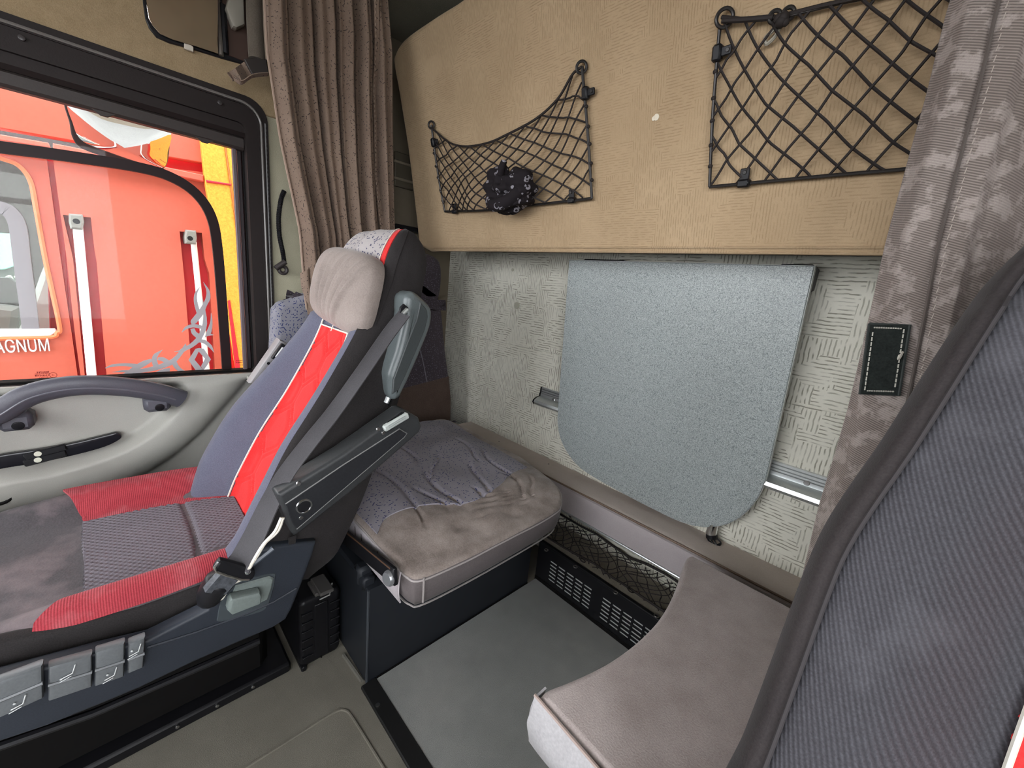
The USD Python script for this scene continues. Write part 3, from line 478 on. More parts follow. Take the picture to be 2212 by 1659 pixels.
part(cl, 'folded_band', tube(smoothpath([cc + bu * x + bv * y + bw * z for x, y, z in ((-.062, -.012, .012), (-.03, -.030, .038), (.012, -.032, .044), (.05, -.014, .026), (.062, .012, .004))], 30), np.array([.012] * 5 + [.018] * 20 + [.012] * 5), 10), clothroll)
part(cl, 'folded_end', tube(smoothpath([cc + bu * x + bv * y + bw * z for x, y, z in ((-.012, .012, .026), (-.006, .045, .022), (.002, .072, .012))], 20), np.linspace(.014, .008, 20), 10), clothroll)

# ---------------------------------------------------------------- aluminium rail on the back wall, folding table hung from it
ra = thing('wall_rail', 'aluminium rail screwed along the back wall behind the table', 'rail', (-.95, YB, .6))
x0 = at(1172, 838, 'y', YB - .006)[0]; pr = [(YB, .652), (YB - .010, .652), (YB - .010, .630), (YB - .013, .628), (YB - .013, .618), (YB - .032, .614), (YB - .045, .607), (YB - .048, .598), (YB - .043, .590), (YB - .034, .588), (YB - .026, .596), (YB, .600)]
part(ra, 'rail_profile', slab(pr, (x0, 0, 0), (0, 1, 0), (0, 0, 1), (1, 0, 0), 1.30, 0), alu)
for z in (.645, .636): part(ra, 'rail_groove', bx(x0, x0 + 1.3, YB - .0112, YB - .010, z - .0015, z + .0015, .0004), plain(f'rail_groove{z}', (.25, .27, .27), .4, .8))
part(ra, 'end_cap', slab(pr, (x0 - .008, 0, 0), (0, 1, 0), (0, 0, 1), (1, 0, 0), .009, .001), black)
for px in ((1196, 864), (1743, 1043)): c = at(*px, 'y', YB - .012); part(ra, 'rail_screw', disc(c, (0, -1, 0), .0065, .004), screwm)
TN, TD = V(0, 1, .078), 1.060 + .078 * 1.11; tu, tv, tw = V(1, 0, 0), unit(V(0, -.078, 1)), unit(V(0, -1, -.078)); to = V(0, 1.060, 1.11)
def t2(px, py): d = hp(px, py, TN, TD) - to; return (d @ tu, d @ tv)
cs = smoothpath([t2(*q) for q in ((1205, 880), (1204, 915), (1212, 952), (1232, 988), (1262, 1018), (1330, 1058), (1410, 1100), (1470, 1128), (1520, 1139), (1565, 1134), (1605, 1112), (1636, 1076), (1654, 1036))], 60)
tp = np.vstack([[t2(1229, 562)], cs, [t2(1759, 575)]])
tb = thing('folding_table', 'speckled grey folding table hanging flat against the back wall', 'table', to - V(.5, 0, .65))
part(tb, 'tabletop', slab(tp, to - tw * .019, tu, tv, tw, .019, .0015), speckle('table_laminate', (.27, .30, .298), (.46, .50, .495), (.19, .22, .22), 520, .36))
part(tb, 'edge_band', slab(inset(tp, -.0012), to - tw * .017, tu, tv, tw, .0135, 0), plain('table_edge', (.55, .58, .56), .4))
for a, b in ((1247, 1336), (1676, 1756)):
    p, q = hp(a, 562, TN, TD), hp(b, 570, TN, TD); part(tb, 'hinge_bracket', bx(p[0], q[0], 1.085, 1.148, 1.06, 1.117, .006), black)
part(tb, 'support_arm', bx(-.62, -.58, 1.122, 1.148, .55, .60, .004), alu)
c = hp(1536, 1150, V(0, 1, .078), TD + .012); lg = part(tb, 'table_foot', tube([c + V(0, 0, .06), c + V(.002, -.002, -.004)], .0135, 14), chrome); ax = V(.008, -.004, -.012)
part(lg, 'foot_cap', tube([c + V(.003, -.002, -.004), c + V(.006, -.003, -.014)], .0145, 14), black)
for s in (-1, 0, 1): part(lg, 'cord_loop', tube(smoothpath([c + V(.004 + .006 * s, -.006, -.010), c + V(.012 + .010 * s, -.014, -.018), c + V(.024 + .004 * s, -.014, -.022), c + V(.030, -.004, -.014), c + V(.014, 0, -.008)], 24), .0022, 5), black)

# ---------------------------------------------------------------- padded ledge along the foot of the back wall
g1 = cloth('ledge_vinyl', (.44, .375, .33), (.53, .46, .41), big=10, fine=500, sheen=.1, rough=.62, b=.15)
g2 = cloth('ledge_face', (.36, .32, .325), (.42, .38, .385), big=10, fine=500, sheen=.1, rough=.5, b=.12)
lg_ = thing('padded_ledge', 'grey brown padded ledge running along the foot of the back wall', 'ledge', (-.4, 1.08, .0))
prt = [(1.149, .384), (1.10, .385), (1.06, .383), (1.042, .380), (1.034, .374), (1.034, .36), (1.149, .36)]; prf = [(1.034, .376), (1.028, .374), (1.0245, .366), (1.022, .350), (1.020, .320), (1.0195, .302), (1.024, .298), (1.06, .298), (1.06, .36)]
part(lg_, 'top_pad', slab(prt, (-1.375, 0, 0), (0, 1, 0), (0, 0, 1), (1, 0, 0), 1.875, .003), g1); part(lg_, 'front_face', slab(prf, (-1.375, 0, 0), (0, 1, 0), (0, 0, 1), (1, 0, 0), 1.875, 0), g2)
part(lg_, 'seam_welt', tube([V(x, 1.0365, .3788) for x in np.linspace(-1.37, .5, 40)], .0028, 6), plain('ledge_welt', (.19, .13, .095), .6))
part(lg_, 'metal_trim', tube([V(x, 1.0195, .298) for x in (-1.37, .5)], .0035, 8), alu)
for px in ((1078, 954), (1185, 1003)): part(lg_, 'ledge_stud', disc(at(*px, 'z', .384), (0, 0, 1), .003, .002), plain(f'stud{px[0]}', (.10, .09, .085), .5))

# ---------------------------------------------------------------- low black vented box below the ledge, luggage net crumpled on its lid
vb = thing('vented_box', 'long low black box with a vented front below the padded ledge', 'box', (-.4, 1.07, 0))
GY = 1.004; part(vb, 'lid', bx(-1.0, .35, GY + .004, YB - .002, .146, .156, .002), cloth('lid_board', (.20, .18, .14), (.30, .27, .22), big=30, fine=300, sheen=0))
holes = []
def slot(x, z): return sbox(x, z, x + .0275, z + .0062).buffer(.0012)
xs = [-.712 + .0355 * k for k in range(5)] + [-.500 + .0355 * k for k in range(7)] + [-.245 + .0355 * k for k in range(6)]
for k, x in enumerate(xs):
    for j in range(6): holes.append(slot(x, .034 + j * .0138))
part(vb, 'vent_front', plate(sbox(-.77, 0.0, .35, .150).difference(unary_union(holes)), (0, GY, 0), (1, 0, 0), (0, 0, 1), (0, -1, 0), .004), black)
part(vb, 'inner_panel', bx(-.76, .34, GY + .003, GY + .006, .01, .14, .001), plain('inner_grey', (.62, .64, .62), .5))
part(vb, 'top_rim', bx(-.77, .35, GY - .005, GY + .010, .148, .158, .003), black); part(vb, 'kick_strip', bx(-.77, .35, GY - .007, GY, .0, .018, .003), blackmat)
for k, px in enumerate(((1243, 1224), (1330, 1280), (1418, 1330), (1180, 1188))): part(vb, 'stud_ring', torus(at(*px, 'z', .158), (0, 0, 1), .006, .0018, 14, 5), plain(f'ring_steel{k}', (.16, .15, .14), .4, .6))
ln = thing('luggage_net', 'crumpled black luggage net spread over the lid of the vented box', 'net', (-.5, 1.08, .157)); cords = []
def np_(u, v, k): x = -.80 + .72 * u; y = 1.022 + .112 * v; return V(x, y, .162 + .030 * meshkit.noise(V(x * 16, y * 22, 3.3)) * (0.35 + .65 * v) + .018 * v + .003 * k)
for k, c in enumerate(np.arange(-4, 27, 1.)):
    for fam in (1, -1):
        P = [np_(u, v, k % 3) for v in np.linspace(0, 1, 24) for u in [(c + (v if fam > 0 else 1 - v) * 4.2) / 24 + .012 * math.sin(9 * v + k)] if 0 <= u <= 1]
        if len(P) > 6: cords.append(tube(wob(np.array(P), .0018, 50 + k + 40 * fam), .0017, 4))
part(ln, 'netting', cat_(cords), cordm); part(ln, 'edge_rope', tube(wob(np.array([np_(u, 0.0, 2) for u in np.linspace(0, 1, 60)]), .004, 3), .0036, 6), cordm); part(ln, 'edge_rope', tube(wob(np.array([np_(u, 1.0, 2) + V(0, 0, .004) for u in np.linspace(0, 1, 60)]), .004, 4), .0034, 6), cordm)
part(ln, 'edge_rope', tube(smoothpath([np_(0, 0, 2), np_(.0, .5, 2) + V(-.02, 0, .02), np_(.02, 1, 2) + V(-.01, 0, .045), np_(.08, .95, 2) + V(0, 0, .02)], 30), .003, 6), cordm)
for u in (.05, .28, .52, .75): part(ln, 'net_hook', torus(np_(u, 0, 2) + V(0, -.006, .001), (.2, .3, 1), .009, .002, 14, 5), cordm)

# ---------------------------------------------------------------- two air-sprung seats with red centre panels
knit = cloth('seat_knit', (.086, .088, .124), (.135, .140, .190), big=4, fine=520, mixb=.4, sheen=.35, b=.3)
ribknit = cloth('seat_rib_knit', (.044, .042, .047), (.080, .079, .090), big=4, fine=600, mixb=.4, sheen=.35, stripes=((1, -.25, .55), .0033, .5), wear=((.20, .20, .22), 7, .25))
sideknit = cloth('seat_side_cloth', (.022, .0195, .020), (.036, .033, .033), big=6, fine=500, sheen=.15)
redp = cloth('red_panel', (.60, .022, .024), (.74, .045, .042), big=14, fine=420, sheen=.3, b=.25)
redrib = cloth('red_rib', (.33, .035, .050), (.47, .070, .085), big=9, fine=500, sheen=.25, stripes=((0, 1, 0), .0032, .25), wear=((.62, .30, .31), 14, .25))
waffle = cloth('waffle_cloth', (.12, .108, .125), (.165, .15, .17), big=7, fine=600, sheen=.3); cushm = cloth('cushion_vinyl', (.056, .052, .056), (.092, .084, .09), big=8, fine=300, rough=.62, sheen=.15, wear=((.33, .26, .27), 5, .55))
pip = plain('cream_piping', (.72, .68, .60), .6); suede = cloth('suede', (.225, .188, .170), (.335, .285, .26), big=9, fine=330, mixb=.65, sheen=.45, b=.3)
navy = plain('navy_plastic', (.028, .033, .043), .45, spec=.3, grain=.10, gscale=500); gmet = plain('guide_plastic', (.115, .135, .138), .30, grain=.1, gscale=500); greyg = plain('lever_grey', (.17, .20, .19), .42, grain=.08); btn = plain('button_grey', (.125, .135, .142), .36, grain=.08); icon = plain('icon_white', (.55, .57, .57), .5)
needle_l = needles('needle_light', (.40, .37, .37), (.47, .44, .43), (.075, .078, .13), 75, .48, .13)
beltm = cloth('belt_webbing', (.060, .058, .062), (.085, .082, .088), big=12, fine=700, sheen=.2, rough=.7)
class Back:
    def __init__(s, cx, zz, yy, hz, hw, oz, off, dz, dep, top, zt0): s.cx, s.zz, s.yy, s.hz, s.hw, s.oz, s.off, s.dz, s.dep, s.top, s.zt0 = cx, zz, yy, hz, hw, oz, off, dz, dep, top, zt0; s.py, s.pw, s.po = PchipInterpolator(zz, yy, extrapolate=True), PchipInterpolator(hz, hw), PchipInterpolator(oz, off)
    def yc(s, z): return float(s.py(z))
    def N(s, z): d = (s.yc(z + .06) - s.yc(z - .06)) / .12; n = math.hypot(1, d); return V(0, -1 / n, d / n)
    def dome(s, z): return math.sqrt(max(1 - max((z - s.zt0) / (s.top - s.zt0), 0) ** 2, 0)) if z > s.zt0 else 1.
    def w(s, z): return float(s.pw(z)) * (.72 + .28 * s.dome(z))
    def n(s, t, z):
        o = float(s.po(np.clip(z, s.oz[0], s.oz[-1]))); a = abs(t); p = o * float(sm((a - .40) / .38)) - .012 * float(sm((a) / .4)) * (o < .02)
        if a > .86: p -= (.034) * (1 - math.sqrt(max(1 - ((a - .86) / .14) ** 2, 0)))
        D = np.interp(z, s.dz, s.dep); k = s.dome(z); return (p + D / 2) * k - D / 2
    def F(s, t, z, e=0.): return V(s.cx + t * (s.w(z) + max(e, 0) * abs(t)), s.yc(z), z) + s.N(z) * (s.n(t, z) + e)
    def ring(s, z):
        D = np.interp(z, s.dz, s.dep); k = s.dome(z); R = [s.F(t, z) for t in np.linspace(-1, 1, 61)]; c = V(s.cx, s.yc(z), z); Nz = s.N(z); w = s.w(z); nb = (-D + D / 2) * k - D / 2
        ne = s.n(1, z)
        for a in np.linspace(.15, .8, 4): R.append(c + V(w, 0, 0) + Nz * (ne + (nb - ne) * a))
        for t in np.linspace(.97, -.97, 21): R.append(c + V(t * w, 0, 0) + Nz * (nb + .02 * max(0, (abs(t) - .85) / .15) ** 2))
        for a in np.linspace(.8, .15, 4): R.append(c + V(-w, 0, 0) + Nz * (ne + (nb - ne) * a))
        return R
    def mesh(s, z0, front=None):
        zs = np.concatenate([np.linspace(z0, s.zt0, 46), s.zt0 + (s.top - s.zt0) * np.sin(np.linspace(0, np.pi / 2, 10))[1:-1], [s.top - 1e-4]]); return loft([s.ring(z) for z in zs])
    def patch(s, t0, t1, z0, z1, e, th, nt=14, nz=40, disp=None):
        Gd = np.array([[s.F(t, z, e + (disp(t, z) if disp else 0)) for z in np.linspace(z0, z1, nz)] for t in np.linspace(t0, t1, nt)]); return sheet(Gd, th, (0, -1, .4))
def hexes(hx, hz):                                                  # quilted honeycomb lines: depth of the stitched grooves
    def d(x, z):
        x, z = x / hx, z / hz; best = 9.; A = []
        for i in range(-3, 4):
            for j in range(-9, 30):
                A.append((i * 1.0 + (.5 if j % 2 else 0), j * .75))
        return A
    C = np.array(d(0, 0))
    def g(x, z):
        q = np.sort(np.hypot((C[:, 0] - x / hx) , (C[:, 1] - z / hz)) )[:2]; e = q[1] - q[0]; return -.0045 * math.exp(-((e - .10) / .06) ** 2)
    return g
def back_parts(t, B, z0, strip, zs0, zs1, fabric):
    part(t, 'backrest', B.mesh(z0), fabric)
    a, b = strip; hx = hexes(.105, .115)
    st = part(t, 'centre_panel', B.patch(a, b, zs0, zs1, .0055, .008, 44, 170, lambda tt, z: hx(tt * .2, z)), redp, 'red quilted centre panel')
    for tt in (a, b): part(t, 'piping', tube([B.F(tt, z, .0055) for z in np.linspace(zs0, zs1 + .015, 50)], .0022, 6), pip, 'cream piping')
    part(t, 'piping', tube([B.F(tt, zs1, .0055) for tt in np.linspace(a, b, 14)], .0022, 6), pip, 'cream piping')
B1 = Back(-1.0, [.30, .42, .58, .70, .868, 1.03, 1.11, 1.2], [.115, .178, .256, .321, .392, .432, .462, .5], [.34, .40, .47, .55, .65, .75, .85, .93, 1.03, 1.15], [.16, .200, .243, .238, .212, .19, .168, .160, .152, .145],
          [.36, .45, .60, .75, .88, 1.0], [.075, .08, .075, .05, .022, .0], [.36, .6, .85, 1.12], [.10, .115, .115, .10], 1.128, 1.045)
ds = thing('driver_seat', 'dark driver seat with red centre panel, facing the window side of the cab', 'seat', (-1.02, .0, 0))
back_parts(ds, B1, .385, (-.49, .47), .40, .862, knit)
# dark cloth on the inboard side of the backrest, and the headrest
sd = []
for z in np.linspace(.388, 1.1255, 58):
    D = np.interp(z, B1.dz, B1.dep); k = B1.dome(z); c = V(B1.cx, B1.yc(z), z); ne = B1.n(1, z); nb = (-D / 2) * k - D / 2
    sd.append([B1.F(.90, z, .0022), B1.F(.96, z, .0022), c + V(B1.w(z) + .0025, 0, 0) + B1.N(z) * ne] + [c + V(B1.w(z) + .0035, 0, 0) + B1.N(z) * (ne + (nb - ne) * a) for a in (.2, .5, .8)] + [c + V(.97 * B1.w(z), 0, 0) + B1.N(z) * (nb - .0025)])
part(ds, 'side_panel', sheet(np.array(sd), .004, (1, 0, 0)), sideknit, 'dark cloth side of the backrest')
part(ds, 'headrest_cover', B1.patch(-.80, .70, 1.0, 1.1275, .004, .006, 20, 26), needle_l, 'pale flecked headrest cover')
part(ds, 'headrest_trim', B1.patch(.71, .84, .985, 1.1268, .004, .006, 5, 26), redp, 'red headrest stripe'); part(ds, 'piping', tube([B1.F(.70, z, .006) for z in np.linspace(.985, 1.126, 24)], .0012, 6), pip)
part(ds, 'headrest_side', B1.patch(.86, .985, .90, 1.1255, .003, .005, 6, 26), sideknit)
na, nbb = 121, 81; NP = np.zeros((na, nbb, 3)); NB = np.zeros((na, nbb, 3)); wr_ = [(-.15, .25), (.12, .5), (.3, .62), (.5, .85), (-.42, -.05), (-.6, -.35), (.62, 1.0)]
for i, a in enumerate(np.linspace(-1, 1, na)):
    for j, b in enumerate(np.linspace(0, 1, nbb)):
        zc_ = .868 + .182 * b; ed = (1 - abs(a) ** 5) * (1 - abs(2 * b - 1) ** 5); shape = .040 * max(ed, 0) ** .45 + .006 * math.sin(np.pi * b)
        for x0_, x1_ in wr_: shape += .0115 * max(ed, 0) * math.exp(-((a - (x0_ * .4 + (x1_ - x0_ * .4) * b)) / .045) ** 2) * math.sin(np.pi * min(1, b * 1.1)) ** .7
        wf_ = (1.02 - .10 * max(0, b - .6) ** 1.5) ; corner = 1 - .09 * max(0, abs(a) - .7) * 0
        zc_ = .959 + (zc_ - .959) * (1 - .16 * abs(a) ** 5) - .012 * a
        NP[i, j] = V(B1.cx + a * .160 * wf_ * (1 - .13 * abs(2 * b - 1) ** 4) + .008, B1.yc(zc_), zc_) + B1.N(zc_) * (.004 + shape * 1.0); NB[i, j] = V(B1.cx + a * .158 * (1 - .13 * abs(2 * b - 1) ** 4) + .008, B1.yc(zc_), zc_) - B1.N(zc_) * .004
v = np.vstack([NP.reshape(-1, 3), NB.reshape(-1, 3)]); I, J = np.meshgrid(np.arange(na - 1), np.arange(nbb - 1), indexing='ij'); o = na * nbb; q = np.stack([I * nbb + J, (I + 1) * nbb + J, (I + 1) * nbb + J + 1, I * nbb + J + 1], -1).reshape(-1, 4)
rim_ = np.array([k for k in range(nbb)] + [k * nbb + nbb - 1 for k in range(1, na)] + [(na - 1) * nbb + k for k in range(nbb - 2, -1, -1)] + [k * nbb for k in range(na - 2, 0, -1)]); nx_ = np.roll(rim_, -1)
npm = fix(trimesh.Trimesh(v, verts_of((v, np.vstack([q, q[:, ::-1] + o, np.stack([rim_, nx_, nx_ + o, rim_ + o], 1)]))).faces, process=False))
pil = part(ds, 'neck_pillow', npm, suede, 'grey brown suede neck pillow'); part(pil, 'pillow_tag', obx(B1.F(-.02, .862, .012), (1, 0, .3), (0, .4, 1), (0, -1, .4), .004, .016, .002, .0005), pip)
# seat cushion
CX, HW = -1.025, .238
def cz(x, y):
    s = np.abs((np.asarray(x) - CX) / HW); f = sm((np.asarray(y) + .34) / .25); return .428 + .036 * sm((s - .55) / .3) * f - .05 * sm((-.25 - np.asarray(y)) / .3) * .5 + .012 * np.exp(-((s - 0) / .4) ** 2) * sm((-np.asarray(y) - .05) / .2)
co = rrect(CX - HW, CX + HW, -.56, .185, .05, 10); co = np.vstack([np.linspace(a, b, 6, endpoint=False) for a, b in zip(co, np.roll(co, -1, 0))])
part(ds, 'seat_cushion', pad(co, cz, .33, .028, 22, .03), cushm)
def patch2(pts0, pts1, e, th, nu=50, nv=14, f=cz, rip=None):       # cloth between two curves in plan, laid on the cushion
    a, b = smoothpath(np.array(pts0, float), nu), smoothpath(np.array(pts1, float), nu); Gd = np.array([[(*(a[i] * (1 - w) + b[i] * w),) for w in np.linspace(0, 1, nv)] for i in range(nu)]); Zg = f(Gd[..., 0], Gd[..., 1]) + e
    if rip is not None: Zg = Zg + rip(Gd[..., 0], Gd[..., 1])
    return sheet(np.dstack([Gd, Zg]), th, (0, 0, 1))
def czr(x, y): d = np.clip((CX + HW + .002) - np.asarray(x), .0003, .03); return cz(x, y) - (.03 - np.sqrt(np.maximum(.03 ** 2 - (.03 - d) ** 2, 0)))
wf = patch2([(-1.145, -.085), (-1.142, .0), (-1.125, .1), (-1.10, .175)], [(-.872, -.075), (-.865, -.0), (-.862, .08), (-.86, .175)], .0045, .006, 150, 150, rip=lambda x, y: .0016 * np.sin(x * 2 * np.pi / .0125) * np.sin(y * 2 * np.pi / .0125) - .006 * np.exp(-((y - .082 + .25 * (x + 1.0) ** 2) / .006) ** 2))
part(ds, 'waffle_panel', wf, waffle, 'grey waffle cloth seat centre')
part(ds, 'bolster_panel', patch2([(-1.256, -.115), (-1.256, -.03), (-1.252, .07), (-1.235, .17)], [(-1.17, -.088), (-1.147, -.07), (-1.132, .06), (-1.105, .172)], .0035, .005, 50, 16, rip=lambda x, y: .02 * sm((-1.17 - x) / .09) * 0), redrib, 'red ribbed side bolster')
part(ds, 'bolster_panel', patch2([(-.7865, -.125), (-.7855, -.05), (-.7855, .04), (-.787, .13)], [(-.800, -.122), (-.868, -.066), (-.864, .03), (-.850, .115)], .0035, .005, 60, 26, f=czr), redrib, 'red ribbed side bolster')
part(ds, 'cushion_skirt', slab([at(*q, 'x', -.783)[1:] for q in ((-260, 1447), (0, 1388), (132, 1358), (300, 1312), (440, 1262), (478, 1250), (470, 1290), (440, 1312), (310, 1383), (150, 1430), (0, 1462), (-260, 1528))], (-.81, 0, 0), (0, 1, 0), (0, 0, 1), (1, 0, 0), .028, .010, 3), sideknit, 'dark skirt under the cushion')
# side cover with controls
SX = -.738
cv = [at(*q, 'x', SX)[1:] for q in ((-260, 1534), (0, 1468), (200, 1412), (320, 1382), (445, 1318), (470, 1262), (520, 1220), (560, 1188), (590, 1180), (640, 1174), (684, 1170), (676, 1200), (650, 1270), (632, 1315), (618, 1340), (590, 1358), (520, 1388), (420, 1432), (300, 1490), (200, 1532), (100, 1572), (0, 1606), (-260, 1705))]
cov = part(ds, 'side_cover', slab(cv, (SX - .03, 0, 0), (0, 1, 0), (0, 0, 1), (1, 0, 0), .03, .007, 3), navy, 'navy plastic side cover')
part(cov, 'cover_ridge', tube([V(SX + .001, *at(*q, 'x', SX)[1:]) for q in ((318, 1398), (420, 1366), (520, 1330), (590, 1300), (640, 1270))], .0022, 5), navy); part(cov, 'cover_ridge', tube([V(SX - .0, *at(*q, 'x', SX)[1:]) for q in ((508, 1258), (530, 1232), (562, 1206), (590, 1184))], .0045, 6), plain('cover_ridge_light', (.11, .13, .16), .35))
rec = [at(*q, 'x', SX)[1:] for q in ((500, 1262), (586, 1238), (594, 1250), (588, 1280), (578, 1306), (560, 1322), (478, 1342), (470, 1330), (480, 1290))]
part(cov, 'lever_recess', slab(smoothpath(rec, 50, True), (SX - .002, 0, 0), (0, 1, 0), (0, 0, 1), (1, 0, 0), .0035, .001), plain('recess_dark', (.055, .066, .074), .35))
lv = [at(*q, 'x', SX)[1:] for q in ((508, 1262), (580, 1242), (590, 1246), (586, 1268), (578, 1292), (562, 1300), (500, 1318), (492, 1310), (500, 1280))]
rl = part(cov, 'recline_lever', slab(lv, (SX, 0, 0), (0, 1, 0), (0, 0, 1), (1, 0, 0), .006, .003), greyg, 'grey green backrest lever')
part(cov, 'recline_lever', slab([at(*q, 'x', SX + .02)[1:] for q in ((494, 1296), (500, 1290), (560, 1276), (564, 1284), (562, 1302), (500, 1326), (490, 1316))], (SX + .004, 0, 0), (0, 1, 0), (0, 0, 1), (1, 0, 0), .022, .005, 2), greyg)
swp = [((-20, 1478), (92, 1436), (94, 1508), (-20, 1560)), ((104, 1440), (199, 1414), (199, 1484), (104, 1516)), ((206, 1408), (270, 1388), (268, 1462), (204, 1484)), ((277, 1390), (314, 1376), (310, 1442), (276, 1456))]
def seaticon(par, a, b, k):
    y0, z0, s = *(np.array(a) * .5 + np.array(b) * .5), .0075
    for w in (tube([V(SX + .0172, y0 - s, z0 - s * .7), V(SX + .0172, y0 + s * .4, z0 - s * .4), V(SX + .0172, y0 + s * .9, z0 + s * 1.2)], .0008, 5), disc(V(SX + .0165, y0 - s * (.5 if k != 1 else 1.1), z0 + s * (.25 if k != 1 else -.8)), (1, 0, 0), .0014, .001, 10), tube([V(SX + .0172, y0 - s * 1.3, z0 - s * 1.3), V(SX + .0172, y0 + s * .2, z0 - s * .9)], .0006, 4)): part(par, 'seat_symbol', w, icon)
for k, pp in enumerate(swp):
    P = [at(*q, 'x', SX + .012)[1:] for q in pp]; b_ = part(ds, 'control_button', slab(P, (SX - .004, 0, 0), (0, 1, 0), (0, 0, 1), (1, 0, 0), .018, .005, 2), btn, 'grey seat control button')
    P = np.array(P); lo_, hi_ = (P[3] + P[0]) / 2, (P[2] + P[1]) / 2; ridge = [V(SX + .0145, *(P[0] * .5 + P[3] * .5 + (0, .0))), V(SX + .0145, *(P[1] * .5 + P[2] * .5))]
    part(b_, 'button_ridge', tube(ridge, .0026, 6), btn)
    cc_ = P.mean(0) + (V(0, -.014) if k in (0, 2) else V(0, .013)); seaticon(b_, cc_, cc_, k)
part(ds, 'bellows', cat_(bx(-1.22, -.935, -.46, .20, .03, .345, .02)), blackmat, 'black bellows base'); part(ds, 'base_flange', bx(-1.24, -.920, -.48, .244, .0, .030, .006), black)
for y in (.02, .09, .16): part(ds, 'base_bolt', disc((-.920, y, .018), (1, 0, 0), .004, .004), screwm)
for dz in (0, 16): part(ds, 'lower_rail', tube([V(SX - .02 - dz * .001, *at(*q, 'x', SX - .02)[1:]) for q in ((-200, 1690 + dz), (0, 1612 + dz), (200, 1542 + dz), (420, 1446 + dz), (560, 1384 + dz))], .006, 8), black)
part(ds, 'frame_tube', tube([V(-.79, -.5, .315), V(-.79, .0, .330), V(-.80, .2, .36)], .010, 8), black)
part(ds, 'seat_frame', bx(-1.22, -.80, -.50, .22, .30, .36, .01), blackmat); 
# inboard armrest, swung up along the backrest
AX = -.715; ap = [at(*q, 'x', AX) for q in ((598, 1072), (604, 1066), (740, 982), (868, 890), (876, 887), (884, 890), (906, 903), (912, 922), (908, 934), (760, 1064), (652, 1150), (636, 1160), (628, 1150))]
am = part(ds, 'armrest', slab([p[1:] for p in ap], (AX - .05, 0, 0), (0, 1, 0), (0, 0, 1), (1, 0, 0), .050, .008, 3), plain('armrest_plastic', (.032, .034, .036), .45, grain=.12), 'black armrest swung upright')
pl_ = [at(*q, 'x', AX)[1:] for q in ((616, 1088), (740, 1004), (862, 926), (878, 936), (872, 944), (640, 1142), (630, 1128))]; part(am, 'armrest_inlay', slab(pl_, (AX - .002, 0, 0), (0, 1, 0), (0, 0, 1), (1, 0, 0), .005, .0015), plain('armrest_inlay', (.018, .019, .022), .42, grain=.2))
part(am, 'inlay_edge', tube([V(AX + .0015, *q) for q in [pl_[0], pl_[1], pl_[2], pl_[3], pl_[4], pl_[5]]], .0014, 5), plain('inlay_edge', (.19, .19, .185), .4)); part(am, 'pivot_ring', torus(at(657, 1094, 'x', AX + .003), (1, 0, 0), .0125, .0022, 22, 6), chrome)
part(am, 'pivot_cap', disc(at(657, 1094, 'x', AX + .002), (1, 0, 0), .0115, .002), black)
for q in ((816, 927), (827, 934), (649, 1117), (644, 1044)): part(am, 'armrest_screw', disc(at(*q, 'x', AX), (1, 0, 0), .004, .004), screwm)
sl = [at(*q, 'x', AX)[1:] for q in ((826, 920), (868, 890), (886, 894), (842, 930))]; part(am, 'latch_slot', slab(sl, (AX - .002, 0, 0), (0, 1, 0), (0, 0, 1), (1, 0, 0), .004, .001), black)
p0, p1 = at(835, 921, 'x', AX), at(872, 899, 'x', AX); part(am, 'latch_button', obx((p0 + p1) / 2 + V(.003, 0, 0), p1 - p0, np.cross((1, 0, 0), p1 - p0), (1, 0, 0), .058, .014, .012, .003), plain('latch_pale', (.46, .49, .47), .4))
for s in (-.004, 0, .004): part(am, 'latch_rib', obx((p0 + p1) / 2 + V(.0092, 0, 0) + unit(np.cross((1, 0, 0), p1 - p0)) * s, p1 - p0, np.cross((1, 0, 0), p1 - p0), (1, 0, 0), .04, .0014, .002, .0004), plain(f'latch_rib_pale{s}', (.33, .36, .35), .4))
part(ds, 'armrest_hinge', bx(-.80, AX - .03, .20, .245, .52, .59, .008), sideknit)
# far armrest behind the window-side bolster
fa = [at(*q, 'x', -1.25) for q in ((540, 830), (556, 806), (606, 734), (622, 742), (626, 752), (580, 830))]; f_ = part(ds, 'armrest', slab([p[1:] for p in fa], (-1.30, 0, 0), (0, 1, 0), (0, 0, 1), (1, 0, 0), .045, .008, 2), plain('far_armrest', (.26, .25, .255), .45), 'grey far armrest')
p0, p1 = at(592, 772, 'x', -1.254), at(610, 747, 'x', -1.254); part(f_, 'latch_slot', obx((p0 + p1) / 2 + V(.012, 0, 0), p1 - p0, np.cross((1, 0, 0), p1 - p0), (1, 0, 0), .05, .020, .012, .002), black)
part(f_, 'latch_button', obx((p0 + p1) / 2 + V(.019, 0, 0), p1 - p0, np.cross((1, 0, 0), p1 - p0), (1, 0, 0), .034, .010, .008, .002), plain('latch_pale2', (.62, .62, .62), .4))
for q in ((580, 785), (587, 789)): part(f_, 'latch_slot', disc(at(*q, 'x', -1.2485), (1, 0, 0), .004, .001), black)
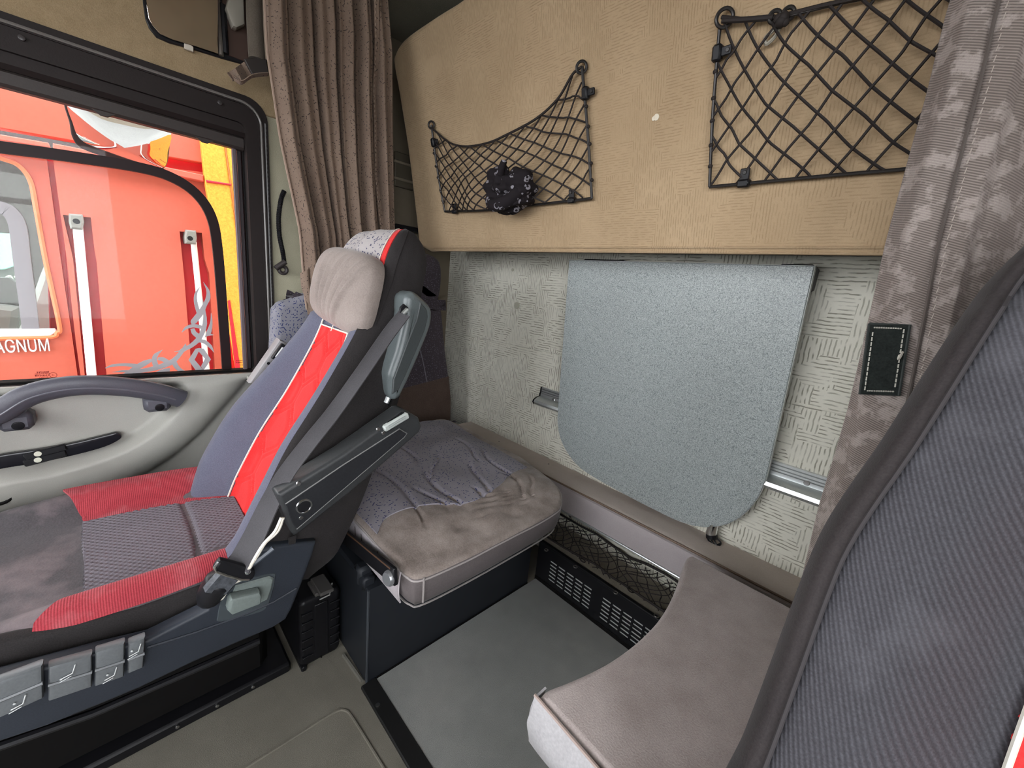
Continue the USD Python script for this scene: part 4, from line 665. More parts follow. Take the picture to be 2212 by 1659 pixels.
# belt guide on the backrest's inboard edge, belt and buckle
gd = [at(*q, 'x', -.80)[1:] for q in ((868, 645), (878, 632), (890, 630), (908, 644), (924, 662), (928, 680), (922, 712), (890, 790), (866, 842), (858, 856), (846, 862), (836, 852), (834, 820), (836, 800), (852, 752), (866, 690))]
bg = part(ds, 'belt_guide', slab(smoothpath(gd, 70, True), (-.845, 0, 0), (0, 1, 0), (0, 0, 1), (1, 0, 0), .062, .016, 4), gmet, 'grey plastic belt guide')
part(bg, 'guide_face', slab([at(*q, 'x', -.78)[1:] for q in ((908, 652), (922, 668), (925, 684), (918, 714), (886, 790), (862, 842), (848, 852), (850, 820), (880, 740), (900, 690))], (-.786, 0, 0), (0, 1, 0), (0, 0, 1), (1, 0, 0), .0062, .002), plain('guide_side', (.050, .058, .060), .45, grain=.1))
sc_ = at(872, 672, 'x', -.778); part(bg, 'belt_slot', slab([at(*q, 'x', -.78)[1:] for q in ((864, 664), (872, 656), (882, 664), (880, 678), (868, 684), (862, 676))], (-.784, 0, 0), (0, 1, 0), (0, 0, 1), (1, 0, 0), .0055, .002), black); part(bg, 'slot_pin', tube([at(870, 678, 'x', -.776), at(880, 668, 'x', -.776)], .005, 8), alu)
part(bg, 'guide_post', tube([at(838, 858, 'x', -.82), at(820, 900, 'x', -.82), at(808, 930, 'x', -.82)], .013, 10), black); part(bg, 'post_clip', tube([at(839, 858, 'x', -.806), at(834, 870, 'x', -.806)], .006, 8), alu)
bp = smoothpath([at(874, 676, 'x', -.772), at(838, 722, 'x', -.768), at(780, 806, 'x', -.757), at(720, 890, 'x', -.752), at(668, 955, 'x', -.748), at(616, 1024, 'x', -.742), at(580, 1090, 'x', -.735), at(545, 1165, 'x', -.728), at(512, 1228, 'x', -.722)], 60)
sdv = np.array([unit(np.cross(np.gradient(bp, axis=0)[i], unit(V(.75 - .1 * (i / 60), -.62 - .2 * i / 60, .35)))) for i in range(60)])
wd = np.interp(np.linspace(0, 1, 60), [0, .08, .3, .6, 1], [.024, .026, .027, .030, .044]); Gb = np.stack([bp + sdv * (wd * k)[:, None] + np.cross(np.gradient(bp, axis=0) / np.linalg.norm(np.gradient(bp, axis=0), axis=1, keepdims=True), sdv) * (.004 * (1 - (2 * k) ** 2)) for k in np.linspace(-.5, .5, 9)], 1)
part(ds, 'belt_webbing', sheet(Gb, .0022, (1, -1, 0)), beltm, 'dark seat belt webbing')
TX0 = -.715; tg = [at(*q, 'x', TX0)[1:] for q in ((472, 1212), (484, 1209), (540, 1226), (551, 1232), (550, 1246), (538, 1255), (524, 1254), (490, 1244), (466, 1236), (461, 1228))]
tn = part(ds, 'belt_tongue', slab(smoothpath(tg, 40, True), (TX0 - .012, 0, 0), (0, 1, 0), (0, 0, 1), (1, 0, 0), .014, .005, 2), black, 'black belt tongue')
part(tn, 'tongue_rim', tube([at(*q, 'x', TX0 + .002) for q in ((472, 1213), (463, 1226), (468, 1235), (490, 1243), (522, 1252), (538, 1252))], .0022, 6), chrome); part(tn, 'tongue_pin', disc(at(535, 1234, 'x', TX0 + .001), (1, 0, 0), .0045, .004), alu)
bc = smoothpath([at(488, 1240, 'x', -.735), at(470, 1262, 'x', -.74), at(456, 1284, 'x', -.745), at(462, 1300, 'x', -.75)], 24); part(ds, 'belt_buckle', tube(bc, np.interp(np.linspace(0, 1, 24), [0, .2, .8, 1], [.014, .024, .020, .010]), 14), black, 'black buckle end')
part(ds, 'belt_buckle', sweep(smoothpath([at(494, 1244, 'x', -.722), at(478, 1262, 'x', -.722), at(466, 1276, 'x', -.726)], 16), [(-.02, -.004), (.02, -.004), (.016, .006), (-.016, .006)], (0, 1, -.8)), plain('buckle_mesh', (.06, .065, .075), .5, grain=.5, gscale=160))
for k, (dx, w) in enumerate(((0, .0026), (.006, .0024))):
    part(ds, 'cord', tube(smoothpath([at(608 + k * 4, 1118, 'x', -.70), at(594 + k * 6, 1148, 'x', -.70), at(572 + k * 2, 1172, 'x', -.70), at(556 + k * 3, 1196, 'x', -.703), at(542, 1222, 'x', -.705), at(534 - 6 * k, 1244, 'x', -.728)], 30), w, 6), pip, 'pale cord')
    part(ds, 'cord', tube(smoothpath([at(516 + 6 * k, 1252, 'x', -.724), at(498 + k * 4, 1262, 'x', -.724), at(486 + k * 2, 1280, 'x', -.728), at(480, 1292, 'x', -.73), at(468, 1298, 'x', -.732)], 24), w, 6), pip, 'pale cord')
part(ds, 'cushion_strap', ribbon([at(632, 1160, 'x', -.735), at(630, 1180, 'x', -.745)], .012, .003, (0, 1, 0)), sideknit); part(ds, 'lever_rod', tube([V(-1.255, .16, .40), V(-1.275, .20, .46), V(-1.28, .26, .52)], .014, 8), plain('rod_blue', (.10, .13, .16), .35)); part(ds, 'buckle_stalk', obx(at(385, 1060, 'x', -1.24), (0, 1, .45), (0, -.4, 1), (1, 0, 0), .05, .016, .012, .003), plain('buckle_red', (.55, .05, .05), .4), 'red belt release')
# the passenger seat close by on the right
B2 = Back(.215, [.40, .50, .62, .787, .914, 1.035, 1.15, 1.25], [.30, .35, .402, .455, .483, .505, .53, .55], [.38, .55, .62, .787, .914, 1.035, 1.09, 1.25], [.25, .247, .240, .236, .212, .188, .175, .17],
          [.42, .55, .75, .95, 1.05], [.075, .075, .055, .035, .015], [.40, .7, 1., 1.22], [.10, .115, .115, .10], 1.125, 1.05)
ps = thing('passenger_seat', 'ribbed dark passenger seat filling the lower right corner of the view', 'seat', (.21, .2, 0))
back_parts(ps, B2, .40, (-.43, .43), .46, .93, ribknit)
sd = []
for z in np.linspace(.41, 1.1225, 70):
    D = np.interp(z, B2.dz, B2.dep); k = B2.dome(z); c = V(B2.cx, B2.yc(z), z); ne = B2.n(-1, z); nb = (-D / 2) * k - D / 2
    sd.append([B2.F(-.925, z, .002), B2.F(-.945, z, .0045), B2.F(-.97, z, .0055), c - V(B2.w(z) + .005, 0, 0) + B2.N(z) * ne] + [c - V(B2.w(z) + .006, 0, 0) + B2.N(z) * (ne + (nb - ne) * a) for a in (.2, .5, .8)] + [c - V(.97 * B2.w(z), 0, 0) + B2.N(z) * (nb - .0025)])
part(ps, 'side_panel', sheet(np.array(sd), .004, (-1, 0, 0)), cloth('passenger_side_cloth', (.030, .026, .027), (.050, .044, .044), big=8, fine=500, sheen=.2), 'plain cloth side of the backrest')
part(ps, 'piping', tube([B2.F(-.92, z, .0035) for z in np.linspace(.42, 1.1, 60)], .0018, 6), plain('side_seam', (.050, .046, .048), .9, spec=.05))
co2 = rrect(-.025, .455, -.36, .34, .05, 10); part(ps, 'seat_cushion', pad(co2, lambda x, y: .455 + .03 * sm((np.abs(x - .215) / .24 - .55) / .3) + 0 * y, .36, .028, 12, .03), cushm)
part(ps, 'bellows', bx(.02, .42, -.30, .28, .0, .36, .02), blackmat); a = at(1190, 1650, 'z', .30); part(ps, 'side_cover', slab([(.10, .40), (.34, .44), (.36, .36), (.30, .30), (-.30, .30), (-.30, .40)], (-.06, 0, 0), (0, 1, 0), (0, 0, 1), (1, 0, 0), .03, .006, 2), navy)

# ---------------------------------------------------------------- fold-down jump seat against the driver's side wall, behind the driver
floral = needles('jump_floral', (.235, .218, .252), (.30, .283, .32), (.055, .058, .14), 80, .47, .115); dfloral = needles('jump_back_floral', (.040, .033, .040), (.062, .050, .058), (.13, .12, .15), 120, .40, .12)
bfloral = dfloral
jsuede = cloth('jump_suede', (.165, .133, .115), (.38, .325, .295), big=13, fine=330, mixb=.75, sheen=.4, b=.3); dsuede = cloth('jump_back_suede', (.062, .042, .034), (.095, .068, .056), big=9, fine=330, sheen=.25)
vinyl = cloth('jump_vinyl', (.125, .108, .108), (.16, .14, .14), big=8, fine=300, rough=.42, sheen=.1, b=.1); lvinyl = cloth('jump_vinyl_pale', (.42, .385, .40), (.52, .48, .50), big=8, fine=300, rough=.38, sheen=.1, b=.1)
bk_mount = 1
shell = plain('box_plastic', (.022, .025, .031), .5, spec=.3, grain=.12, gscale=600)
js = thing('jump_seat', 'fold-down jump seat with flecked and suede cushion on a dark plastic box', 'seat', (-1.0, .65, 0))
bxm = part(js, 'seat_box', slab([(-1.44, 0), (-.77, 0), (-.77, .278), (-.80, .278), (-.80, .262), (-1.44, .262)], (0, .372, 0), (1, 0, 0), (0, 0, 1), (0, 1, 0), .592, .006, 2), shell, 'dark plastic box under the cushion')
part(bxm, 'box_lip', bx(-1.30, -.785, .366, .40, .262, .300, .006), shell); part(bxm, 'box_notch', bx(-.835, -.80, .362, .40, .268, .318, .008), shell); part(bxm, 'floor_gap', bx(-.772, -.7665, .40, .96, .0, .006, .001), blackmat); part(bxm, 'corner_edge', tube([V(-.7715, .3735, .004), V(-.7715, .3735, .276)], .0032, 6), plain('box_edge', (.06, .067, .078), .4))
jo = np.array([(-1.30, .968), (-1.30, .364), (-.64, .364), (-.600, .369), (-.576, .392), (-.570, .50), (-.572, .66), (-.578, .79), (-.592, .845), (-.640, .895), (-.74, .935), (-.86, .962), (-1.0, .968)])
jo = smoothpath(np.vstack([np.linspace(jo[0], jo[1], 6)[:-1], np.linspace(jo[1], jo[2], 8)[:-1], jo[2:]]), 120, True)
CR = [((-1.15, .50), (-.62, .47)), ((-.95, .62), (-.64, .57)), ((-.90, .78), (-.66, .63)), ((-1.05, .72), (-.80, .58)), ((-.98, .86), (-.72, .80)), ((-1.10, .83), (-.86, .80)), ((-.80, .80), (-.62, .76)), ((-.72, .72), (-.60, .70)), ((-.86, .55), (-.62, .53)), ((-.78, .66), (-.61, .61)), ((-1.2, .66), (-.95, .60)), ((-.74, .84), (-.63, .80))]
def jz(x, y):
    x, y = np.asarray(x, float), np.asarray(y, float); h = .445 + .016 * sm((-.60 - x) / .15) * sm((y - .37) / .1) * sm((.96 - y) / .12) + .006 * (meshkit.noise(np.stack([x * 14, y * 14, 0 * x], -1)) - .5)
    for a, b in CR:
        a, b = V(*a), V(*b); d = unit(b - a); s = ((x - a[0]) * d[0] + (y - a[1]) * d[1]) / np.linalg.norm(b - a); w = ((x - a[0]) * -d[1] + (y - a[1]) * d[0]) + .018 * np.sin(s * 5 + a[0] * 20); h = h - .0075 * np.exp(-(w / .0040) ** 2) * sm(s / .2) * sm((1 - s) / .2) + .0008 * np.exp(-((w - .012) / .009) ** 2) * sm(s / .2) * sm((1 - s) / .2)
    return h - .012 * sm((x + .66) / .1)
def fine_pad(outline, f, zb, r, rings, under):
    return pad(outline, f, zb, r, rings, under)
part(js, 'seat_cushion', pad(jo, jz, .425, .014, 70, .0), jsuede, 'grey brown suede front of the cushion')
fa_, fb_ = [(-1.285, .372), (-1.29, .55), (-1.29, .75), (-1.285, .955)], [at(*q, 'z', .458)[:2] for q in ((815, 1143), (830, 1117), (863, 1105), (930, 1093), (1006, 1087), (1053, 1068), (1085, 1046), (1101, 1027), (1139, 1006))]
part(js, 'flecked_panel', patch2(fa_, fb_, .003, .005, 110, 110, f=jz), floral, 'lavender grey flecked cloth panel')
band = []
for q_, z_ in ((.004, None), (0, .428), (-.001, .42), (0, .40), (.004, .375), (.016, .356), (.03, .350)): o_ = inset(jo, q_) if q_ else jo; band.append(np.column_stack([o_, np.full(len(o_), z_) if z_ else jz(*inset(jo, .014).T) - .0075]))
part(js, 'side_band', loft(band, caps=False), vinyl, 'vinyl band round the cushion'); sel = [p for p in jo if p[1] < .40 and p[0] < -.565]
lb = np.array([(x, .3625) for x in np.linspace(-1.25, -.585, 24)]); Gs = np.array([[(x, .3615 - .004 * math.sin(k * 2.2 + x * 25) * w * (1 - w) * 4 + .012 * max(0, w - .8), .434 - (.434 - .360) * w) for w in np.linspace(0, 1, 10)] for k, x in enumerate(np.linspace(-1.25, -.612, 40))]); part(js, 'side_gusset', sheet(Gs, .003, (0, -1, 0)), lvinyl, 'pale creased vinyl gusset')
part(js, 'piping', tube(np.column_stack([inset(jo, .001), jz(*inset(jo, .012).T) - .0105]), .0028, 6, True), plain('jump_piping', (.33, .30, .29), .6)); part(js, 'piping', tube([V(-.5735, .392, .431), V(-.5735, .393, .40), V(-.578, .396, .37)], .0022, 6), plain('jump_piping2', (.33, .30, .29), .6)); part(js, 'piping', tube(np.column_stack([inset(jo, .012), np.full(len(jo), .3545)]), .0022, 6, True), plain('jump_piping3', (.27, .25, .24), .6))
a, b = at(735, 1154, 'y', .345), at(847, 1244, 'y', .345); dirv = b - a; hb = part(js, 'hinge_bar', obx((a + b) / 2 + V(-.02, 0, -.0), dirv, np.cross(dirv, (0, 1, 0)), (0, 1, 0), np.linalg.norm(dirv) + .07, .036, .010, .004), black, 'black hinge bar'); part(hb, 'bar_edge', tube([a + V(-.03, -.004, .018), b + V(0, -.004, .018)], .0022, 5), plain('rusty_edge', (.07, .035, .018), .7)); part(hb, 'pivot_bolt', disc(b + V(0, -.004, -.002), (.15, -1, .1), .0155, .009, 24, .5), plain('bolt_zinc', (.55, .57, .60), .3, .8))
# backrest on the side wall
JX = -1.43; JS = lambda P: np.column_stack([np.array(P)[:, 0] * (JX + .035) / -1.33, 1 + (np.array(P)[:, 1] - 1) * (JX + .035) / -1.33]); jb = [(.395, .43), (.395, .86), (.402, .902), (.43, .915), (.90, .915), (.925, .895), (.955, .74), (.985, .60), (1.005, .43), (.985, .40), (.37, .40)]
jb = smoothpath(JS(jb), 90, True)
part(js, 'backrest', slab(jb, (-1.48, 0, 0), (0, 1, 0), (0, 0, 1), (1, 0, 0), .085, .022, 4), dfloral, 'dark flecked backrest'); jl = JS([(.40, .41), (.398, .57), (.70, .585), (.975, .625), (.993, .52), (.998, .43), (.985, .41)]); part(js, 'backrest_lower', slab(jl, (JX + .02, 0, 0), (0, 1, 0), (0, 0, 1), (1, 0, 0), .0175, .003), dsuede, 'brown suede foot of the backrest')
part(js, 'backrest_seam', tube(smoothpath([V(JX + .0355, y, z) for y, z in JS(((.80, .905), (.812, .80), (.845, .70), (.87, .61)))], 24), .0024, 5), plain('back_seam', (.11, .10, .12), .8)); part(js, 'backrest_seam', tube(smoothpath([V(JX + .036, y, z) for y, z in ((.46, .905), (.45, .80), (.44, .64))], 24), .0024, 5), plain('back_seam2', (.11, .10, .12), .8))
jh = smoothpath(JS([(.62, .930), (.625, 1.05), (.64, 1.088), (.67, 1.098), (.82, 1.098), (.885, 1.088), (.912, 1.055), (.916, .98), (.905, .935), (.88, .922), (.65, .920)]), 80, True); part(js, 'headrest', slab(jh, (JX - .075, 0, 0), (0, 1, 0), (0, 0, 1), (1, 0, 0), .113, .024, 4), dfloral, 'dark flecked headrest')
bl_ = smoothpath(JS([(.332, .60), (.334, .84), (.345, .885), (.375, .902), (.45, .905), (.46, .62)]), 40, True); part(js, 'backrest_wing', slab(bl_, (JX - .02, 0, 0), (0, 1, 0), (0, 0, 1), (1, 0, 0), .066, .02, 4), needles('wing_floral', (.20, .20, .235), (.27, .265, .30), (.045, .055, .14), 95, .48, .14), 'blue flecked wing of the backrest')

# ---------------------------------------------------------------- black ribbed case standing behind the driver seat
tc = thing('tool_case', 'black ribbed plastic case standing between driver seat and jump seat', 'case', (-1.0, .32, 0)); X1 = -.905
part(tc, 'case_body', rb(-1.12, X1, .262, .362, .004, .205, .014, 20), black); part(tc, 'case_lid_seam', bx(X1 - .004, X1 + .0012, .3105, .3135, .01, .19, .0005), blackmat)
for z in np.linspace(.035, .165, 6):
    for y0, y1 in ((.266, .292), (.334, .358)): part(tc, 'case_rib', bx(X1 - .004, X1 + .004, y0, y1, z, z + .005, .002), black)
part(tc, 'case_panel', bx(X1 - .004, X1 + .003, .296, .329, .02, .182, .0025), black)
hc = at(693, 1272, 'z', .215); ha = part(tc, 'case_handle', cat_(bx(hc[0] - .045, hc[0] + .012, hc[1] - .018, hc[1] + .026, .206, .216, .004), bx(hc[0] - .04, hc[0] + .03, hc[1] - .012, hc[1] + .022, .216, .226, .004)), plain('handle_grey', (.10, .095, .09), .4)); part(ha, 'handle_rim', tube([V(hc[0] + .031, hc[1] - .014, .212), V(hc[0] + .032, hc[1] + .010, .214), V(hc[0] + .005, hc[1] + .026, .222)], .002, 5), plain('handle_rim', (.35, .35, .34), .35))
part(tc, 'case_foot', bx(-1.1, X1 + .006, .262, .275, 0, .016, .003), black)

# ---------------------------------------------------------------- floor coverings
cp = [(-.765, .385), (-.765, 1.0), (.05, 1.0), (.45, 1.0), (.45, -.2), (-.28, -.2), (-.28, .02)]
cpt = thing('floor_carpet', 'worn grey carpet between jump seat and vented box', 'carpet', (-.4, .6, 0)); part(cpt, 'carpet_field', slab([(-.765, .392), (-.765, .998), (.45, .998), (.45, .392)], (0, 0, .001), (1, 0, 0), (0, 1, 0), (0, 0, 1), .006, .002), carpet_m)
ts = thing('threshold_strip', 'black metal strip screwed across the floor at the carpet edge', 'floor strip', (-.5, .38, 0)); part(ts, 'strip', bx(-.768, .35, .357, .396, .0, .010, .003), plain('strip_black', (.012, .012, .012), .55, grain=.2))
for px in ((816, 1523),): part(ts, 'strip_screw', disc(at(*px, 'z', .010), (0, 0, 1), .0055, .002), screwm)
part(ts, 'strip_screw', disc(V(-.45, .376, .010), (0, 0, 1), .0055, .002), screwm)
er = smoothpath([at(*q, 'z', .001) for q in ((470, 1700), (545, 1650), (640, 1590), (720, 1540), (748, 1536), (765, 1556), (800, 1612), (860, 1710))], 60); fm = struct('trim_2', tube(er, .0028, 6), matfloor)
part('/World/floor', 'edge_welt', tube([at(742, 1415, 'z', .002), at(782, 1472, 'z', .002)], .005, 6), cloth('mat_welt', (.17, .165, .14), (.22, .21, .18), big=9, fine=500))

# ---------------------------------------------------------------- suede topped corner cushion of the lower bunk
csuede = cloth('corner_suede', (.33, .275, .26), (.50, .44, .42), big=11, fine=420, mixb=.6, sheen=.45, b=.35); cvin = cloth('corner_vinyl', (.36, .35, .36), (.48, .47, .48), big=16, fine=250, rough=.36, sheen=.05, b=.2)
cu = [at(*q, 'z', .45)[:2] for q in ((1165, 1500), (1185, 1484), (1240, 1462), (1300, 1434), (1345, 1406), (1385, 1374), (1420, 1338), (1445, 1300), (1462, 1262), (1474, 1225), (1484, 1202), (1494, 1197))]
cc0 = smoothpath(cu, 60); cpl = np.vstack([cc0, np.linspace(cc0[-1] + V(.02, 0), (.45, .90), 14), [(.45, .60), (-.026, .60), (-.026, .40)], np.linspace((-.03, .371), cc0[0] + V(.012, -.004), 10)])
cth = thing('corner_cushion', 'grey brown suede corner cushion with a curved edge in front of the passenger seat back', 'cushion', (0, .65, .39))
part(cth, 'cushion_body', slab(cpl, (0, 0, .386), (1, 0, 0), (0, 1, 0), (0, 0, 1), .064, .011, 4), csuede)
fr = np.linspace(cc0[0] + V(-.004, -.004), (-.03, .363), 30); Gv = np.array([[(p[0] + .002 * math.sin(9 * w), p[1] - .010 * math.sin(math.pi * w) - .002 * math.sin(40 * p[0] + 5 * w), .4475 - .082 * w) for w in np.linspace(0, 1, 12)] for p in fr]); part(cth, 'vinyl_end', sheet(Gv, .004, (0, -1, 0)), cvin, 'shiny pale vinyl end'); part(cth, 'edge_piping', tube([V(p[0], p[1] - .001, .4492) for p in fr], .0025, 6), plain('corner_piping', (.36, .28, .25), .6))
part(cth, 'vinyl_end', sheet(np.array([[(cc0[0][0] - .004 - .006 * math.sin(math.pi * w) + .0 * k, cc0[0][1] - .004 + k * .022, .4465 - .08 * w) for w in np.linspace(0, 1, 10)] for k in np.linspace(0, 1, 6)]), .003, (-1, 0, 0)), cvin)
part(cth, 'cushion_base', bx(-.10, .45, .62, .93, .0, .386, .01), blackmat, 'dark locker under the cushion')

# ---------------------------------------------------------------- curtains
curt = needles('curtain_cloth', (.160, .112, .085), (.235, .172, .132), (.062, .046, .040), 85, .44, .10, sheen=.3)
def curtain(t, name, yl, yr, zt, zb_l, nf, amp, xc, mat, nu=220, nv=60, seed=1, mode='x', bow=0.):
    r = np.random.default_rng(seed); ph = r.uniform(0, 6.28, 6); Gd = np.zeros((nu, nv, 3))
    for i, u in enumerate(np.linspace(0, 1, nu)):
        for j, w in enumerate(np.linspace(0, 1, nv)):
            zbt = zb_l(u); z = zt + (zbt - zt) * w; y0, y1 = yl(z), yr(z); uu = u + .015 * math.sin(3 * w + ph[0] + 9 * u) ; a = amp * (.55 + .45 * w) * (1 + .35 * math.sin(5 * u + ph[1]))
            o = a * (abs(math.sin(math.pi * nf * uu + .9 * math.sin(2.2 * w + ph[2]) * u * .6)) ** .75 * 2 - 1) + .35 * a * math.sin(2 * math.pi * nf * 2.3 * uu + ph[3] + 1.5 * w)
            y = y0 + (y1 - y0) * (u + .012 * math.sin(2 * math.pi * nf * uu + ph[4])); Gd[i, j] = (xc + o + bow * w * w, y, z) if mode == 'x' else (y, xc + o + bow * w * w, z)
    return Gd
zL = [.80, .917, 1.104, 1.335, 1.532, 1.645, 1.90]; yL = [.445, .43, .418, .372, .348, .347, .345]
ct = thing('curtain', 'brown flecked privacy curtain gathered beside the driver window', 'curtain', (-1.36, .5, .8))
Gc = curtain(ct, 'c', lambda z: np.interp(z, zL, yL), lambda z: np.interp(z, [.9, 1.168, 1.655, 1.803], [.73, .705, .690, .668]), ZC - .005, lambda u: .86 + .25 * u, 6.0, .034, -1.335, None, seed=4); part(ct, 'curtain_cloth', sheet(Gc, .003, (1, 0, 0)), curt, smooth=True)
part(ct, 'front_hem', tube(Gc[0, ::2] + V(.002, -.001, 0), .0032, 6), plain('curtain_hem', (.33, .24, .19), .8)); k_ = int(220 * .80); part(ct, 'hem_fold', sheet(np.stack([Gc[k_, ::2] + V(.030, .000, 0), Gc[k_, ::2] + V(.036, .012, 0), Gc[k_, ::2] + V(.026, .022, 0)], 1), .003, (1, 0, 0)), curt)
for d in (.001, .020): part(ct, 'hem_stitch', cat_(*[tube([Gc[k_, j] + V(.0335 if d < .01 else .030, d + .002, 0), Gc[k_, j] + V(.0335 if d < .01 else .030, d + .002, -.007)], .0009, 4) for j in range(2, 58)]), plain(f'hem_thread{d}', (.42, .33, .26), .8))
fl = smoothpath([at(*q, 'x', -1.34) for q in ((648, 590), (652, 625), (668, 662), (690, 700))], 16); fr_ = smoothpath([at(*q, 'x', -1.33) for q in ((690, 560), (690, 600), (694, 640), (700, 690))], 16)
part(ct, 'curtain_tail', sheet(np.stack([fl + (fr_ - fl) * w + V(.02 * math.sin(6 * w), 0, 0) for w in np.linspace(0, 1, 10)], 1), .003, (1, 0, 0)), curt, smooth=True)
rl0 = [at(*q, 'x', -1.40) for q in ((550, -60), (551, 20), (553, 80), (556, 130))]; part(ct, 'rolled_edge', tube(smoothpath(rl0, 24), .020, 14), cloth('curtain_lining', (.085, .072, .056), (.125, .105, .085), big=12, fine=400)); rl1 = [at(*q, 'x', -1.39) for q in ((566, -60), (570, 20), (573, 80), (578, 132))]; part(ct, 'front_hem', tube(smoothpath(rl1, 24), .0055, 8), plain('curtain_hem2', (.36, .28, .22), .8))
st_ = part(ct, 'tie_strap', slab([at(*q, 'x', -1.385)[1:] for q in ((527, 127), (550, 124), (576, 128), (581, 162), (546, 163))], (-1.392, 0, 0), (0, 1, 0), (0, 0, 1), (1, 0, 0), .008, .002), plain('strap_dark', (.03, .024, .022), .55), 'dark hook-and-loop strap'); part(ct, 'tie_strap', sheet(np.array([[at(*(V(*a) * (1 - w) + V(*b) * w), 'x', -1.395 + .014 * math.sin(5.5 * k)) for w in np.linspace(0, 1, 6)] for k, (a, b) in enumerate(zip(smoothpath([V(527, 133), V(510, 146), V(491, 157)], 12), smoothpath([V(546, 166), V(524, 172), V(504, 175)], 12)))]), .002, (1, 0, 0)), curt); part(ct, 'tie_strap', ribbon(smoothpath([at(*q, 'x', x) for q, x in (((505, 168), -1.395), ((522, 178), -1.385), ((546, 164), -1.38), ((580, 160), -1.385))], 20), .014, .002, (1, 0, .4)), curt)
rc_m = hatch('right_curtain_cloth', (.36, .30, .265), (.43, .37, .33), (.15, .12, .11), cell=34, lam=.0032, depth=.55, soft=.6, axes=((1, 0, 0), (.0, .0, 1)), b=.4)
g = G(); p = g.pos(); s1 = g.m('multiply_add', g.m('sine', g.m('multiply', g.vm('dot_product', p, tuple(unit((.35, 0, 1)))) + '.value', 2 * np.pi / .0024)), .5, .5); blot = g.ramp(g.noise(p, 48, 5, .65), .50, .58); n2 = g.noise(p, 700, 2); n1 = g.noise(p, 6, 3)
base = g.mix(g.ramp(n1, .3, .7), (.20, .165, .145), (.28, .24, .215)); dk = g.mix(g.m('multiply', s1, .75), base, (.055, .046, .042)); col = g.mix(g.m('multiply', blot, .5), dk, g.mix(n2, (.26, .225, .205), (.48, .42, .39)))
rc_m = g.pbr('right_curtain_weave', base_color=col, roughness=.9, specular_ior_level=.15, sheen_weight=.35, sheen_tint=(1, .85, .8), normal=g.bump(g.m('add', g.m('multiply', s1, g.m('subtract', 1., blot)), n2), .4, .001))
rt = thing('curtain', 'brown twill curtain hanging beside the passenger seat, black patch on its edge', 'curtain', (.1, .66, .47)); YC = .66
zt = [.45, .60, .75, .89, 1.04, 1.10, 1.17, 1.26, 1.34, 1.9]; xl = [-.030, -.038, -.049, -.051, -.056, -.058, -.058, -.059, -.064, -.068]
def rpt(x, z, y): return (x * y / YC, y, 1 + (z - 1) * y / YC)
NU, NV = 150, 70; Gr = np.zeros((NU, NV, 3))
for i, u in enumerate(np.linspace(0, 1, NU)):
    for j, z in enumerate(np.linspace(1.86, .47, NV)):
        x0 = np.interp(z, zt, xl) + .003 * math.sin(9 * z); ww = .115 + .01 * math.sin(4 * z); X_ = x0 + u * .62; d = X_ - x0; seam = np.interp(z, [.6, .75, .9, 1.1, 1.35], [.066, .062, .054, .046, .038])
        yy = YC + .020 * (1 - sm(d / .02)) + .016 * sm((d - seam - .022) / .008) + .06 * sm((d - seam - .03) / .05) - .055 * sm((d - .15) / .07) + .045 * math.sin(max(d - .2, 0) * 30 + 1.2 * z) * sm((d - .18) / .05) - .003 * math.exp(-((d - seam) / .003) ** 2) * -1
        Gr[i, j] = (X_, yy, z)
def right_curtain(Gr): return sheet(Gr, .003, (0, -1, 0))
us = np.concatenate([np.linspace(0, .22, 90), np.linspace(.22, 1, 61)[1:]]); Gr = np.array([[Gr[min(int(u * (NU - 1)), NU - 2), j] * (1 - (u * (NU - 1)) % 1) + Gr[min(int(u * (NU - 1)), NU - 2) + 1, j] * ((u * (NU - 1)) % 1) for j in range(NV)] for u in us])
part(rt, 'curtain_cloth', right_curtain(Gr), rc_m, smooth=True)
def onr(px, py, off=.004): 
    p = at(px, py, 'y', YC - off); return p
def seamx(z): return np.interp(z, zt, xl) + .003 * math.sin(9 * z) + np.interp(z, [.6, .75, .9, 1.1, 1.35], [.066, .062, .054, .046, .038])
part(rt, 'hem_seam', tube([V(seamx(z), YC - .0005, z) for z in np.linspace(1.84, .5, 60)], .0017, 5), plain('hem_dark', (.085, .070, .062), .8)); part(rt, 'hem_stitch', cat_(*[tube([V(seamx(z) + .007, YC + .0005, z), V(seamx(z) + .0066, YC + .0005, z - .006)], .0008, 4) for z in np.arange(1.8, .5, -.0095)]), plain('hem_thread', (.38, .33, .29), .8))
vp = [onr(*q)[[0, 2]] for q in ((1878, 699), (1966, 702), (1942, 854), (1857, 851))]; vel = part(rt, 'fastening_patch', slab(vp, (0, YC + .002, 0), (1, 0, 0), (0, 0, 1), (0, -1, 0), .007, .001), cloth('patch_black', (.008, .010, .009), (.020, .024, .022), big=120, fine=420, sheen=.1, b=.6), 'black hook-and-loop patch'); vi = inset(np.array(vp), .0045); part(vel, 'patch_stitching', cat_(*[tube([V(*(a + (b - a) * s)[[0]], YC - .0058, (a + (b - a) * s)[1]), V(*(a + (b - a) * (s + .06))[[0]], YC - .0062, (a + (b - a) * (s + .06))[1])], .0009, 4) for a, b in zip(vi, np.roll(vi, -1, 0)) for s in np.arange(0.01, .92, .078)]), plain('patch_thread', (.40, .39, .34), .8)); part(vel, 'patch_frame', tube([V(p[0], YC - .005, p[1]) for p in np.vstack([vp, vp[:1]])], .0014, 5), plain('patch_edge', (.030, .036, .034), .8)); part(vel, 'loose_thread', tube(smoothpath([onr(1950, 760, .006), onr(1944, 772, .012), onr(1940, 776, .010), onr(1943, 767, .008)], 14), .0012, 4), plain('loose_thread', (.45, .43, .37), .8))

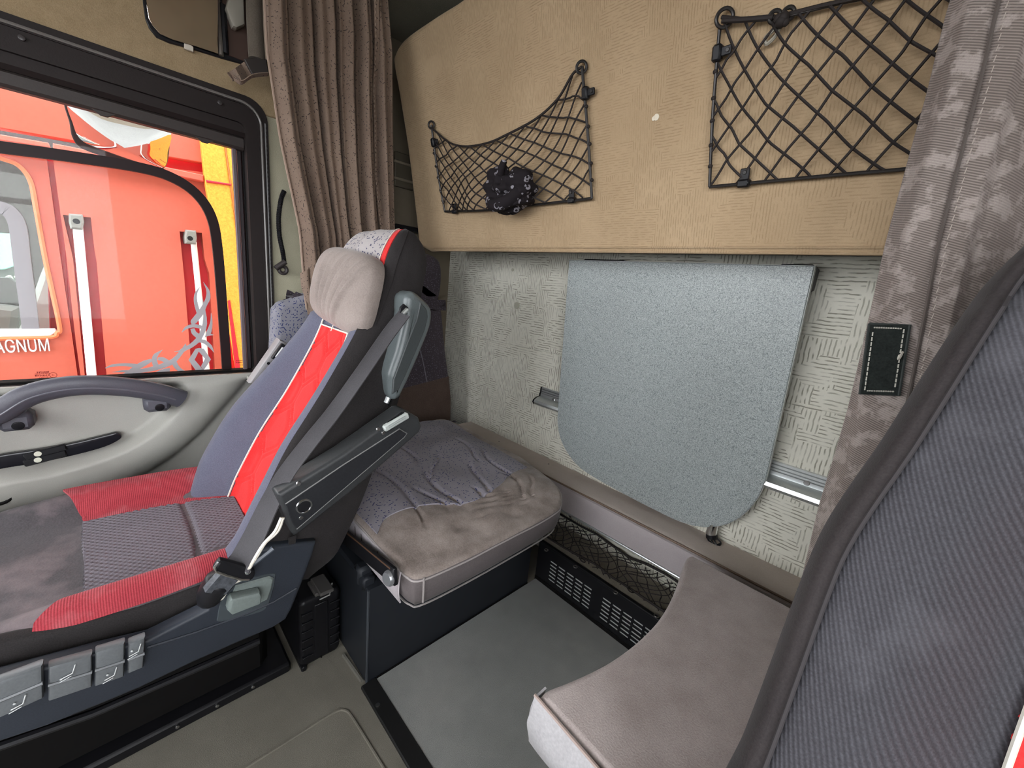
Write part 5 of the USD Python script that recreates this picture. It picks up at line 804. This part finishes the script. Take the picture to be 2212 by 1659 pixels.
# ---------------------------------------------------------------- mirror and dark niche above the driver window, hanging cord on the pillar
nm = thing('wall_mirror', 'rounded mirror and dark recess set in the lining above the driver window', 'mirror', (XW + .01, .2, 1.5)); NX = XW + .014
mo_ = [at(*q, 'x', NX)[1:] for q in ((306, -40), (309, 5), (314, 40), (322, 60), (338, 80), (365, 92), (420, 107), (480, 126), (520, 137), (560, 150), (575, 100), (560, -40))]; part(nm, 'mirror_rim', slab(mo_, (NX - .012, 0, 0), (0, 1, 0), (0, 0, 1), (1, 0, 0), .012, .002), black)
mgl = [at(*q, 'x', NX)[1:] for q in ((311, -40), (314, 8), (320, 42), (328, 56), (345, 75), (372, 87), (420, 101), (470, 118), (468, 90), (466, 40), (463, -40))]; MN = unit((1, -.10, -.30))
part(nm, 'mirror_glass', slab([(a, b - 1.50) for a, b in mgl], (NX - .001, 0, 1.50), (0, 1, 0), unit((.23, 0, 1)), unit((1, 0, -.23)), .004, .0008), plain('mirror_brown', (.62, .50, .44), .05, 1.0))
part(nm, 'recess_panel', slab([at(*q, 'x', NX)[1:] for q in ((478, -40), (480, 30), (488, 118), (520, 130), (560, 140), (560, -40))], (NX - .002, 0, 0), (0, 1, 0), (0, 0, 1), (1, 0, 0), .004, .001), plain('recess_brown', (.075, .045, .035), .45)); part(nm, 'recess_post', tube([at(q[0], q[1], 'x', NX + .006) for q in ((469, -40), (471, 30), (478, 120))], .006, 8), plain('recess_post', (.13, .115, .10), .35)); part(nm, 'recess_post', tube([at(q[0], q[1], 'x', NX + .008) for q in ((481, 10), (488, 116))], .0075, 8), black)
part(nm, 'recess_box', slab([at(*q, 'x', NX + .03)[1:] for q in ((488, 16), (503, -40), (526, -40), (530, 52), (512, 60), (504, 56))], (NX, 0, 0), (0, 1, 0), (0, 0, 1), (1, 0, 0), .03, .006, 2), plain('recess_box_grey', (.28, .26, .22), .45)); part(nm, 'mirror_clip', slab([at(*q, 'x', NX + .006)[1:] for q in ((398, 92), (404, 88), (418, 102), (418, 112), (398, 105))], (NX, 0, 0), (0, 1, 0), (0, 0, 1), (1, 0, 0), .007, .001), plain('clip_clear', (.60, .56, .48), .25))
hk = thing('hanging_cord', 'black ribbed cord with a hook hanging on the door pillar', 'cord', (-1.46, .4, 1.0)); HX = -1.475
hcP = smoothpath([at(*q, 'x', HX) for q in ((614, 412), (607, 432), (602, 470), (604, 510), (611, 545), (614, 566))], 110); part(hk, 'ribbed_cord', tube(hcP, [.0062 + .0012 * (k % 2) for k in range(110)], 8), black)
c = at(608, 577, 'x', HX); part(hk, 'hook', cat_(torus(c + V(0, .004, -.008), (1, 0, 0), .011, .006, 18, 8), tube([c + V(.004, -.018, -.006), c + V(.006, .010, .018)], .0085, 10)), plain('hook_brown', (.040, .033, .033), .45))
